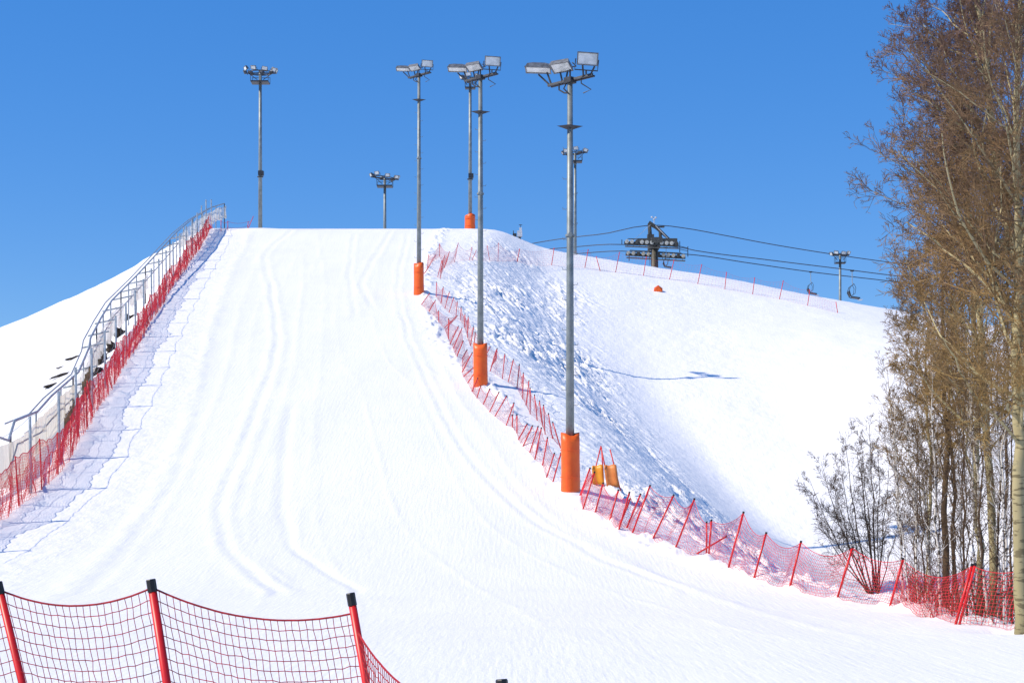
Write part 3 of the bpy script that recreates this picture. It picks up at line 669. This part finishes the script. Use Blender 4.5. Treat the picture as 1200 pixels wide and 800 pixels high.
for i, Y in enumerate(Yp):
    T = Vector((np.interp(Y, ty, txx), Y, np.interp(Y, ty, tz))); G_ = grid_z(GZ, T.x, Y)
    foot = Vector((T.x, Y, G_-.1)); rails.append((foot, T))
    mb = MB(); mb.bar(foot-base, T-base, .06, 6); mb.build('post', M['rail'] if i % 3 else M['dark'], fe)
    if 2 < i < 17:
        mb = MB(); c = T-base+Vector((0, 0, -.55)); mb.bar(c+Vector((-.6, 0, -.12)), c+Vector((.85, 0, .2)), .06, 6); mb.build('arm', M['rail'], fe)
# windbreak cloth hung on the railing posts, one cloth to a stretch
def cloth(rails_, drop0, drop1, m, label, dx=.12, seed=0):
    rg = random.Random(seed); o = rails_[0][0].copy(); t = empty('windbreak_cloth', o, label, 'windbreak', 'windbreak cloths on the stair railing')
    vs = []; fs = []; nn = 9; mm = 7; K = (len(rails_)-1)*nn
    for i in range(K+1):
        k = min(i//nn, len(rails_)-2); f = i/nn-k
        T = rails_[k][1].lerp(rails_[k+1][1], f); sag = 4*.12*f*(1-f)
        for j in range(mm+1):
            s = j/mm; z = T.z-drop0-sag*(1-s)-(drop1-drop0)*s
            zg = grid_z(GZ, T.x, T.y)
            vs.append((T.x-o.x+dx+.16*math.sin(i*1.7+seed)*(.3+s)+.07*rg.random(), T.y-o.y+.1*math.sin(i*2.3), max(z+.12*math.sin(i*1.1)*s, zg-.05)-o.z))
    for i in range(K):
        for j in range(mm): a = i*(mm+1)+j; fs.append((a, a+1, a+mm+2, a+mm+1))
    mb = MB(); mb.add(vs, fs); mb.build('cloth', m, t, True)
r_left = [(rails[0][0]+Vector((-1.2, -6, -1.2)), rails[0][1]+Vector((-1.2, -6, -1.1)))]+rails
cloth(r_left[0:3], .35, 2.6, M['windbreak_tan'], 'stained tan windbreak cloth low on the railing at the left picture edge', seed=1)
cloth(rails[1:4], .3, 2.4, M['windbreak_tan'], 'tan and grey windbreak cloth on the railing above the widest red net folds', seed=5)
cloth(rails[3:6], .3, 2.3, M['windbreak'], 'grey windbreak cloth on the railing beside the brown timber', seed=2)
cloth(rails[5:8], .5, 2.2, M['windbreak'], 'dull grey windbreak cloth on the railing above the dark soil', seed=7)
cloth(rails[10:13], .6, 2.0, M['windbreak'], 'thin grey windbreak cloth on the upper railing below the skyline bend', seed=8)
cloth(rails[7:10], .7, 2.4, M['windbreak'], 'pale grey windbreak cloth halfway up the railing', seed=3)
cloth(rails[-6:], .15, 1.7, M['windbreak'], 'white grey windbreak cloth at the top end of the railing against the sky', .25, seed=4)
# timber and soil showing beside the stairs
def palisade(px, py, Y, n, h, label, step=.3):
    c = at(px, py, Y); t = empty('timber_steps', c, label, 'timber steps', 'old timber beside the stairs'); mb = MB(); rg = random.Random(n)
    for k in range(n):
        q = Vector((-.1*k, step*2.2*k, .0+step*.62*k)); mb.box(q+Vector((0, 0, rg.uniform(-.08, .08))), (.16, .12, h), Matrix.Rotation(rg.uniform(-.06, .06), 3, 'Y'))
    mb.build('stakes', M['wood'], t)
    mb = MB(); mb.box(Vector((-.05*n-.12, step*1.1*n, step*.31*n-h*.25)), (.1, step*2.3*n, .14), Matrix.Rotation(math.atan2(.62, 2.2), 3, 'X') @ Matrix.Rotation(.15, 3, 'Z')); mb.build('beam', M['wood'], t)
palisade(77, 505, 93.5, 11, 1.5, 'brown upright timber stakes beside the stairs, nearest stretch')
palisade(98, 462, 103.5, 9, 1.6, 'brown timber stakes beside the stairs, higher stretch')
def rock(px, py, Y, s, label, seed, m='soil', sq=(1, 1, .6)):
    rg = random.Random(seed); c = at(px, py, Y); c.z = max(c.z, grid_z(GZ, c.x, c.y)) if m == 'x' else c.z
    import bmesh
    bm = bmesh.new(); bmesh.ops.create_icosphere(bm, subdivisions=3, radius=1)
    for v in bm.verts:
        n = v.co.normalized(); k = 1+.28*math.sin(n.x*4+seed)+.22*math.sin(n.y*6+seed*2)+.2*math.sin(n.z*7+seed)+rg.uniform(-.08, .08)
        v.co = Vector((n.x*sq[0], n.y*sq[1], n.z*sq[2]))*k*s
    me = bpy.data.meshes.new('soil_lump'); bm.to_mesh(me); bm.free(); me.materials.append(M[m])
    o = bpy.data.objects.new('soil_lump', me); COL.objects.link(o); o.location = c
    return tag(o, label, 'soil lump', 'bare dark soil beside the stairs')
for i, (px, py, s, lab) in enumerate(((120, 424, .85, 'dark soil lump under the railing, beside the steep part of the red net'), (131, 410, .8, 'dark soil bank between railing and red net, below the pale grey cloth'), (142, 392, .7, 'brown soil lump between railing and red net, second highest'),
                                 (152, 373, .55, 'highest small soil lump between railing and red net'), (112, 438, .75, 'dark soil bank just above the higher timber stakes'))):
    h_ = hit(px, py, None, 60); rock(px, py, h_.y if 85 < h_.y < 150 else 112, s*.75, lab, i+1, sq=(.75, 1.6, .8))
for i, (px, py, s, lab) in enumerate(((86, 420, .5, 'dark bare soil streak in the snow left of the railing, uppermost'), (73, 440, .6, 'dark bare soil streak in the snow left of the railing, middle one'), (60, 452, .55, 'dark bare soil streak in the snow left of the railing, lowest'), (70, 431, .25, 'tiny soil fleck in the snow beside the soil streaks'))):
    h_ = hit(px, py, None, 60); o = rock(px, py, h_.y, s*.62, lab, i+9, sq=(.42, 3.0, .22)); o.location = h_+Vector((0, 0, .05)); o.rotation_euler = (R(15), 0, R(-20))

# ------------------------------------------------------------------ chairlift
Yt = 236.0
gt = ground(at(768, 0, Yt)); t = empty('lift_tower', gt, 'dark chairlift tower with long rows of pale wheels, standing behind the right hill', 'lift tower')
def tl(px, py, dy=0): return at(px, py, Yt)+Vector((0, dy, 0))-gt
mb = MB(); a = tl(767, 286); mb.tube([(0, 0, -.5), (a.x, 0, a.z)], [.6, .46], 12); mb.build('mast', M['towerpaint'], t, True)
mb = MB(); mb.box(tl(767.5, 286), (1.5, 7, .75)); mb.box(tl(770, 282), (5.5, 1.2, .45)); mb.box(tl(762, 280, -.5), (.9, .9, 1.0)); mb.build('crossarm', M['towerpaint'], t)
for (x0, y0, x1, y1, dy, n) in ((730, 288, 793, 290.5, -3.0, 11), (735, 293, 806, 297, 3.0, 12)):
    A = tl(x0, y0, dy); B = tl(x1, y1, dy); an = math.atan2(B.z-A.z, B.x-A.x)
    mb = MB(); rot = Matrix.Rotation(-an, 3, 'Y'); c = (A+B)/2; L_ = (B-A).length
    mb.box(c+Vector((0, .22, -.05)), (L_, .12, .42), rot); mb.box(c+Vector((0, -.28, -.22)), (L_*.92, .1, .16), rot)
    mb.box(c+Vector((0, 0, .48)), (L_*.86, .1, .12), rot); mb.box(c+Vector((0, -.3, -.62)), (L_*.98, .55, .1), rot)
    for k in range(9): q = A.lerp(B, (k+.5)/9); mb.bar(q+Vector((0, -.5, -.6)), q+Vector((0, -.1, .45)), .04, 4)
    o = mb.build('sheave_frame', M['towerpaint'], t)
    for k in range(n):
        q = A.lerp(B, (k+.5)/n); w = MB(); w.tube([q+Vector((0, -.42, .05)), q+Vector((0, -.2, .05))], .27, 12); w.tube([q+Vector((0, -.47, .05)), q+Vector((0, -.38, .05))], .09, 8)
        w.build('wheel', M['wheel'] if k % 4 != 2 else M['towerpaint'], o)
mb = MB(); mb.tube([tl(762, 280), tl(761, 262)], [.3, .24], 6); mb.tube([tl(774, 281), tl(773.5, 270)], .22, 6)
mb.tube([tl(760, 261), tl(769, 266.5), tl(785, 281)], [.32, .26, .16], 6); mb.box(tl(775, 265.5, .3), (.9, .3, .18)); mb.build('yoke', M['towerpaint'], t)
mb = MB(); mb.bar(tl(762, 264, -.4), tl(739, 285, -.4), .035, 4); mb.bar(tl(768, 265, -.4), tl(789, 287, -.4), .07, 4); mb.build('stay', M['whitebox'], t)
mb = MB(); mb.bar(tl(766.5, 263), tl(766.5, 255), .045, 5)
for x, y in ((764, 254.5), (768.5, 255), (766.5, 257)): mb.lathe([(0, -.14), (.16, -.06), (.16, .08), (0, .14)], 8, tl(x, y))
mb.build('wind_gauge', M['whitebox'], t)
for x, y0, y1 in ((797, 282, 295), (806.5, 288, 300), (729, 280, 286), (737.5, 296, 305)): mb = MB(); mb.bar(tl(x, y0, .5), tl(x, y1, .5), .06, 5); mb.build('guard_post', M['dark'], t)
for y in (286, 289.5): mb = MB(); mb.bar(tl(790, y, .5), tl(806.5, y+4, .5), .04, 5); mb.build('guard_rail', M['dark'], t)
mb = MB(); mb.bar(tl(761, 299, -.7), tl(761, 312, -.7), .035, 4); mb.bar(tl(762.6, 299, -.7), tl(762.6, 312, -.7), .035, 4)
for k in range(5): mb.bar(tl(760.8, 300+2.4*k, -.7), tl(762.8, 300+2.4*k, -.7), .03, 4)
mb.build('ladder', M['dark'], t)
def cable(pts, lab, r=.062):
    P = [at(*p) for p in pts]; o = P[0].copy(); xs = np.array([p.x for p in P]); q = np.linspace(xs[0], xs[-1], 50)
    mb = MB(); mb.tube([Vector((x, float(pchip(xs, [p.y for p in P], x)), float(pchip(xs, [p.z for p in P], x))))-o for x in q], r, 5)
    return tag(mb.build('lift_cable', M['cable'], None, True, o), lab, 'cable', 'chairlift cables')
cable([(600, 290, 250), (640, 282.5, 243), (700, 275, 238), (757, 264.5, Yt), (772, 264, Yt), (800, 267, Yt), (850, 276, Yt), (900, 285.5, Yt), (970, 297, Yt), (1040, 307, Yt), (1300, 338, Yt)], 'highest lift cable, passing over the peak of the tower')
cable([(600, 296, 250), (660, 290.5, 240), (728, 286.5, Yt-3), (794, 289, Yt-3), (806, 292, Yt-3), (900, 304.5, Yt-3), (985, 315, Yt-3), (1040, 322, Yt-3), (1300, 352, Yt-3)], 'middle lift cable running through the near row of wheels')
cable([(600, 303, 250), (680, 297, 244), (735, 294.5, Yt+3), (806, 298, Yt+3), (880, 308.5, Yt+3), (950, 318.5, Yt+3), (1040, 329, Yt+3), (1300, 360, Yt+3)], 'lowest lift cable running through the far row of wheels')
def lift_chair(px, py, Y, lab, src=None, s=1.0):
    p = at(px, py, Y)
    if src: o = copy_tree(src); o.location = p; o['label'] = lab; o.scale = (s, s, s); return o
    t = empty('lift_chair', p, lab, 'lift chair', 'lift chairs hanging from the cable')
    mb = MB(); mb.box((0, 0, -.02), (.5, .16, .22)); mb.build('grip', M['dark'], t)
    mb = MB(); mb.tube([(0, 0, 0), (.02, 0, -1.6), (.15, 0, -1.9)], .06, 6); mb.tube([(.15, -.6, -1.9), (.15, .6, -1.9)], .05, 5); mb.build('hanger', M['rail'], t)
    mb = MB()
    for y in (-.6, .6): mb.tube([(.15, y, -1.9), (-.35, y, -2.3), (-.55, y, -3.0), (-.25, y, -3.6), (.55, y, -3.75)], .05, 5); mb.tube([(.15, y, -1.9), (.4, y, -2.4), (.3, y, -3.2), (-.2, y, -3.5)], .035, 5)
    mb.build('frame', M['dark'], t)
    mb = MB(); mb.box((.45, 0, -3.72), (1.1, 1.3, .14), Matrix.Rotation(.15, 3, 'Y')); mb.build('seat', M['seat'], t)
    mb = MB(); mb.box((-.38, 0, -3.2), (.12, 1.3, .75), Matrix.Rotation(-.3, 3, 'Y')); mb.build('backrest', M['seat'], t)
    mb = MB(); mb.box((1.1, 0, -4.0), (.5, 1.1, .05)); mb.build('footrest', M['whitebox'], t)
    return t
lc = lift_chair(998.5, 317, Yt-3, 'lift chair with a curved frame hanging by the trees, right of the far mast')
lift_chair(950, 318.5, Yt+3, 'lift chair partly behind the snow, left of the far mast', lc, .82)
lift_chair(780.5, 290, Yt-3, 'lift chair just below the wheels of the lift tower', lc, .72)

# ------------------------------------------------------------------ bare trees
def rot_about(d, axis, ang): return (Matrix.Rotation(ang, 3, axis) @ d)
class Tree:
    def __init__(s, seed): s.rg = random.Random(seed); s.seg = []; s.main = []
    def twig(s, p, d, L, r, lvl, P):
        rg = s.rg; n = P['n'][lvl]; step = L/n; rr = r
        ch = P['kids'][lvl] if lvl < len(P['kids']) else 0
        lv_up = P['up'][lvl]; wd = P['wander'][lvl]
        slots = sorted(rg.uniform(.18, 1) for _ in range(int(ch*(.7+.6*rg.random())))) if ch else []
        si = 0
        for i in range(n):
            d = (d+Vector((rg.gauss(0, wd), rg.gauss(0, wd), rg.gauss(0, wd)+lv_up))).normalized()
            q = p+d*step; r2 = max(r*(1-.78*(i+1)/n), P['rmin'])
            s.seg.append((p, q, rr, r2, lvl))
            while si < len(slots) and slots[si] <= (i+1)/n:
                f = slots[si]; b = p.lerp(q, max(0, min(1, slots[si]*n-i))); si += 1
                ax = rot_about(d.orthogonal(), d, rg.uniform(0, 6.28)); cd = rot_about(d, ax, rg.uniform(*P['ang'][lvl]))
                s.twig(b, cd, L*rg.uniform(*P['ratio'][lvl])*(1.15-.6*f), max(rr*.55, P['rmin']), lvl+1, P)
            p = q; rr = r2
    def trunk(s, pts, rads, P, t0=.25, count=40, length=lambda t: 3, ang=(.6, 1.0), side=None):
        rg = s.rg; pts = [Vector(q) for q in pts]; s.main.append((pts, rads)); N_ = len(pts)-1
        for k in range(count):
            t = t0+(1-t0)*((k+rg.random())/count); i = min(int(t*N_), N_-1); f = t*N_-i
            b = pts[i].lerp(pts[i+1], f); d = (pts[i+1]-pts[i]).normalized(); r = rads[i]*(1-f)+rads[i+1]*f
            ax = rot_about(d.orthogonal(), d, rg.uniform(0, 6.28)); cd = rot_about(d, ax, rg.uniform(*ang))
            if side and cd.dot(Vector(side)) < -.3 and rg.random() < .6: cd = (cd - 2*cd.dot(Vector(side))*Vector(side)).normalized()
            s.twig(b, cd, length(t)*rg.uniform(.7, 1.15), min(r*.42, .010+.010*length(t)), 0, P)
    def build(s, root, base, mt, mc):
        mb = MB()
        for pts, rads in s.main: mb.tube([q-base for q in pts], rads, 9)
        mb.build('trunk', mt, root, True)
        bv = np.array(base)
        A = np.array([x[0] for x in s.seg])-bv; B = np.array([x[1] for x in s.seg])-bv; r0 = np.array([x[2] for x in s.seg]); r1 = np.array([x[3] for x in s.seg]); lv = np.array([x[4] for x in s.seg])
        th = lv <= 0
        v1, q1 = prisms(A[th], B[th], r0[th], r1[th], 4); v2, q2 = prisms(A[~th], B[~th], r0[~th], r1[~th], 3)
        o = np_obj('crown', np.concatenate([v1, v2]), np.concatenate([q1, q2+len(v1)]), mt, root); o.data.materials.append(mc)
        o.data.polygons.foreach_set('material_index', np.concatenate([np.zeros(len(q1), np.int32), np.ones(len(q2), np.int32)]))
def stem(a, b, n, wob, rg, bow=0):
    a = Vector(a); b = Vector(b); out = []
    for i in range(n+1):
        t = i/n; q = a.lerp(b, t); k = math.sin(math.pi*t)
        q += Vector((bow*k+rg.gauss(0, wob)*k, rg.gauss(0, wob)*k, 0)); out.append(q)
    return out
BIG = dict(n=[9, 6, 4, 2, 2], kids=[12, 7.5, 4.8, 0], up=[.06, .06, .04, .03, 0], wander=[.11, .17, .22, .25, .2], ang=[(.5, .95), (.45, 1.0), (.4, 1.1), (.4, 1.1)], ratio=[(.34, .55), (.36, .6), (.38, .65), (.4, .6)], rmin=.0056)
THIN = dict(n=[6, 4, 3], kids=[6, 3.5, 0], up=[.06, .04, .0], wander=[.12, .16, .2], ang=[(.4, .9), (.4, 1.0), (.4, 1)], ratio=[(.35, .6), (.4, .6), (.4, .6)], rmin=.004)
SMALL = dict(n=[9, 5, 3, 3], kids=[14, 5, 0, 0], up=[.06, .03, .0, .0], wander=[.13, .16, .2, .2], ang=[(.45, 1.0), (.5, 1.2), (.4, 1.1), (.4, 1)], ratio=[(.28, .48), (.3, .55), (.35, .6), (.4, .6)], rmin=.0072)
def tree_root(name, base, lab, group): return empty(name, base, lab, 'tree', group)
TG = 'bare trees at the right'
# big pale tree at the right picture edge
def big(px, py, lab, toppts, rads, seed, length, count, t0, side=None, ang=(.65, 1.15), Y=None):
    rg = random.Random(seed)
    base = hit(px, py) if Y is None else ground(at(px, py, Y))
    T = Tree(seed); pts = [base-Vector((0, 0, .3))]+[at(x, y, base.y+dy) for x, y, dy in toppts]
    # refine
    fine = []
    for a, b in zip(pts, pts[1:]):
        for k in range(4): fine.append(a.lerp(b, k/4)+Vector((rg.gauss(0, .03), rg.gauss(0, .03), 0)))
    fine.append(pts[-1]); rr = list(np.interp(np.linspace(0, 1, len(fine)), np.linspace(0, 1, len(rads)), rads))
    T.trunk(fine, rr, BIG, t0, count, length, ang, side)
    root = tree_root('bare_tree', base, lab, TG); T.build(root, base, M['aspen'], M['twig']); return T
ln = lambda t: 4.75*(1-.66*max(0, (t-.35)/.65))-max(0, .36-t)*7
big(1197, 739, 'tall bare tree with thick pale olive trunk at the right picture edge', [(1193, 640, 0), (1196, 520, .1), (1190, 420, 0), (1197, 300, .2), (1190, 150, 0), (1196, 20, .2), (1190, -120, .3), (1192, -220, 0)],
    [.17, .155, .14, .12, .085, .06, .045, .025], 5, ln, 70, .24, (-.8, 0, .2))
big(1226, 742, 'leaning bare tree, its pale stem bending in from beyond the right picture edge', [(1218, 560, .5), (1208, 420, .8), (1200, 330, 1), (1182, 265, 1), (1168, 200, 1), (1160, 130, 1), (1152, 50, 1), (1140, -40, 1), (1130, -150, 1)],
    [.18, .16, .15, .14, .12, .10, .07, .05, .025], 8, lambda t: 4.6*(1.08-.72*t)-max(0, .36-t)*6, 64, .26, (-.9, 0, .1), Y=44.5)
big(1148, 722, 'middle sized ochre bare tree behind the birches, left of the thick pale trunk', [(1146, 640, 0), (1142, 540, .1), (1148, 430, 0), (1138, 330, .2), (1134, 240, 0), (1130, 170, 0)],
    [.12, .11, .10, .08, .06, .04, .015], 15, lambda t: 3.4*(1.05-.6*t), 34, .25, (-.9, 0, .1), Y=52)
big(1168, 731, 'tall bare tree with brown trunk leaning slightly left, just behind the thick pale trunk', [(1164, 640, 0), (1158, 520, .1), (1150, 400, 0), (1140, 290, .2), (1128, 180, 0), (1124, 90, 0), (1118, 10, 0)],
    [.13, .12, .11, .09, .07, .05, .035, .015], 23, lambda t: 4.7*(1.05-.68*t)-max(0, .4-t)*5, 54, .26, (-.9, 0, .1), Y=48.5)
big(1090, 712, 'slim bare tree with a fan of fine branches at the left side of the birches', [(1088, 640, 0), (1092, 540, .1), (1084, 460, 0), (1086, 380, .2), (1078, 310, 0)],
    [.07, .06, .05, .04, .03, .012], 19, lambda t: 2.9*(1.05-.6*t), 34, .25, (-.9, 0, .1), Y=57)
# low dark tree with several stems
base = hit(1027, 700)+Vector((0, .6, 0)); T = Tree(21); rg = random.Random(2)
for (x, y, dy, r, cnt) in ((1003, 520, .3, .05, 12), (975, 560, -.3, .042, 11), (1018, 490, .2, .045, 12), (1042, 540, -.2, .04, 11), (958, 610, .2, .03, 9), (1058, 590, .4, .03, 8), (990, 510, -.5, .04, 10), (948, 560, 0, .035, 12), (962, 540, .4, .035, 12), (1008, 505, -.6, .035, 12), (984, 530, .6, .03, 12), (1030, 515, .5, .03, 12)):
    e = at(x, y, base.y+dy); p = stem(base+Vector((rg.uniform(-.2, .2), rg.uniform(-.15, .15), -.2)), e, 9, .05, rg, bow=-.25 if x < 1000 else .05)
    T.trunk(p, list(np.linspace(r*1.5, .008, 10)), SMALL, .22, cnt, lambda t: 2.6*(1.05-.6*t), (.4, 1.0))
T.build(tree_root('bare_tree', base, 'low dark bare tree of several stems, just left of the birches', TG), base, M['darkbark'], M['darkbark'])
# darker trunks among the birches
for i, (x, y, w, top, ddy, lab) in enumerate(((1109, 703, .125, 300, 8, 'thicker dark straight trunk in the middle of the birches, left one'), (1122, 697, .075, 340, 9, 'thinner dark trunk right of the thicker dark one'),
                                        (1179, 704, .13, 260, 5, 'dark trunk close to the left of the big pale tree'))):
    b = hit(x, y+22); b = ground(at(x, y, b.y+ddy)); T = Tree(40+i); rg = random.Random(50+i)
    e = at(x-4+rg.uniform(-6, 6), top, b.y); T.trunk(stem(b-Vector((0, 0, .3)), e, 10, .06, rg), list(np.linspace(w, .03, 11)), dict(BIG, kids=[7, 5, 2.0, 0]), .3, 20, lambda t: 2.2*(1.1-.5*t), (.5, 1.0))
    T.build(tree_root('bare_tree', b, lab, TG), b, M['darkbark'], M['twig'])
# birch saplings
bl = [(1060, 712, 430, .028, 'p'), (1068, 712, 470, .02, 'p'), (1078, 714, 455, .032, 'w'), (1084, 716, 520, .022, 'd'), (1093, 717, 440, .040, 'w'), (1099, 718, 500, .022, 'd'), (1106, 720, 420, .036, 'w'), (1115, 721, 480, .022, 'd'), (1128, 722, 430, .024, 'p'), (1135, 723, 460, .03, 'd'), (1143, 725, 400, .026, 'p'),
      (1152, 728, 410, .03, 'd'), (1159, 730, 380, .040, 'w'), (1164, 730, 420, .026, 'd'), (1170, 731, 370, .036, 'w'), (1176, 732, 440, .024, 'p'), (1181, 733, 390, .034, 'w'), (1187, 734, 420, .03, 'd'), (1073, 713, 500, .018, 'd'), (1148, 727, 520, .02, 'd'), (1089, 715, 560, .018, 'p')]
desc = {'w': ('white barked', 'birch_tree', 'birch'), 'p': ('pale brown', 'birch_tree', 'birch'), 'd': ('dark', 'sapling', 'darkbark')}
ordn = ['leftmost', 'second from the left', 'third from the left', 'fourth from the left', 'fifth from the left', 'sixth from the left', 'seventh from the left', 'eighth from the left', 'ninth from the left', 'tenth from the left']
cnts = {}
for i, (x, y, top, w, k) in enumerate(sorted(bl)):
    b = hit(x, y)+Vector((0, random.Random(i).uniform(.6, 2.6), 0)); b = ground(at(x, 0, b.y)); T = Tree(100+i); rg = random.Random(200+i)
    lean = rg.uniform(-22, 10); e = at(x+lean, top, b.y+rg.uniform(-.4, .4)); P_ = stem(b-Vector((0, 0, .25)), e, 10, .05, rg, rg.uniform(-.12, .12))
    T.trunk(P_, list(np.linspace(w*1.25, .008, 11)), THIN, .22, 26, lambda t: 1.25*(1.15-.6*t), (.3, .8))
    n_ = cnts.get(k, 0); cnts[k] = n_+1
    root = empty(desc[k][1], b, '%s slender %s, %s of its colour in the thicket' % (desc[k][0], 'birch' if k != 'd' else 'sapling', ordn[n_]), 'tree', TG)
    T.build(root, b, M[desc[k][2]], M['birchtwig'])
# brush between the trunks: a mass nobody could count
rg = random.Random(77); A = []; B = []; r0 = []; r1 = []
b0 = hit(1120, 722)
fxs = [1040, 1070, 1100, 1130, 1160, 1190, 1225]; fys = [hit(x, float(np.interp(x, (982, 1043, 1120, 1207, 1230), (699, 708, 731, 738, 742)))).y for x in fxs]
for k in range(300):
    x = 1058+rg.random()**.8*165; q = Vector((0, float(np.interp(x, fxs, fys)), 0))
    yy = q.y+.7+rg.random()*8; p = Vector(((x-CX)/F*yy, yy, 0)); p.z = grid_z(GZ, p.x, p.y)-.05; d = Vector((rg.gauss(0, .28), rg.gauss(0, .28), 1)).normalized(); L_ = rg.uniform(.6, 1.9); n = 6
    for i in range(n):
        d = (d+Vector((rg.gauss(0, .12), rg.gauss(0, .12), .03))).normalized(); q2 = p+d*L_/n; A.append(p-b0); B.append(q2-b0); r0.append(.007*(1-i/n)+.003); r1.append(.007*(1-(i+1)/n)+.003)
        for _ in range(2):
            e = (d+Vector((rg.gauss(0, .6), rg.gauss(0, .6), .2))).normalized(); A.append(q2-b0); B.append(q2+e*rg.uniform(.15, .5)-b0); r0.append(.005); r1.append(.003)
        p = q2
v, q_ = prisms(np.array(A), np.array(B), np.array(r0), np.array(r1)); o = np_obj('undergrowth', v, q_, M['brush']); o.location = b0
tag(o, 'tangled red brown undergrowth between the tree trunks behind the net', 'undergrowth', kind='stuff')

# ------------------------------------------------------------------ camera, sun, sky
cam = bpy.data.cameras.new('camera'); co = bpy.data.objects.new('camera', cam); COL.objects.link(co)
co.location = (0, 0, 0); co.rotation_euler = (R(90), 0, 0); cam.lens = 36*F/1200; cam.sensor_width = 36; cam.shift_y = (HY-400)/1200; cam.clip_end = 6000; cam.clip_start = .1
SC.camera = co
h = Vector((-1, -SUN_K, 0)).normalized(); sd = h*math.cos(SUN_E)+Vector((0, 0, math.sin(SUN_E)))
sl = bpy.data.lights.new('sun', 'SUN'); so = bpy.data.objects.new('sun', sl); COL.objects.link(so); so.rotation_euler = (-sd).to_track_quat('-Z', 'Y').to_euler()
sl.energy = 4.75; sl.angle = R(.5); sl.color = (1, .90, .75)
w = bpy.data.worlds.new('World'); SC.world = w; w.use_nodes = True; nt = w.node_tree
sky = nt.nodes.new('ShaderNodeTexSky'); sky.sky_type = 'NISHITA'; sky.sun_disc = False; sky.sun_elevation = SUN_E
sky.sun_rotation = math.atan2(sd.x, sd.y); sky.altitude = 300; sky.air_density = 1.0; sky.dust_density = .0; sky.ozone_density = 3
hs = nt.nodes.new('ShaderNodeHueSaturation'); hs.inputs['Hue'].default_value = .512; hs.inputs['Saturation'].default_value = 1.38; hs.inputs['Value'].default_value = 1.3
mxs = nt.nodes.new('ShaderNodeMix'); mxs.data_type = 'RGBA'; mxs.inputs[0].default_value = .45; mxs.inputs[7].default_value = (.54, 2.30, 6.4, 1)      # deep clear-air blue
nt.links.new(sky.outputs[0], hs.inputs['Color']); nt.links.new(hs.outputs[0], mxs.inputs[6]); nt.links.new(mxs.outputs[2], nt.nodes['Background'].inputs[0]); nt.nodes['Background'].inputs[1].default_value = .12
SC.view_settings.view_transform = 'Standard'; SC.view_settings.look = 'None'; SC.view_settings.exposure = 0; SC.view_settings.gamma = 1
SC.cycles.max_bounces = 8; SC.cycles.transparent_max_bounces = 24
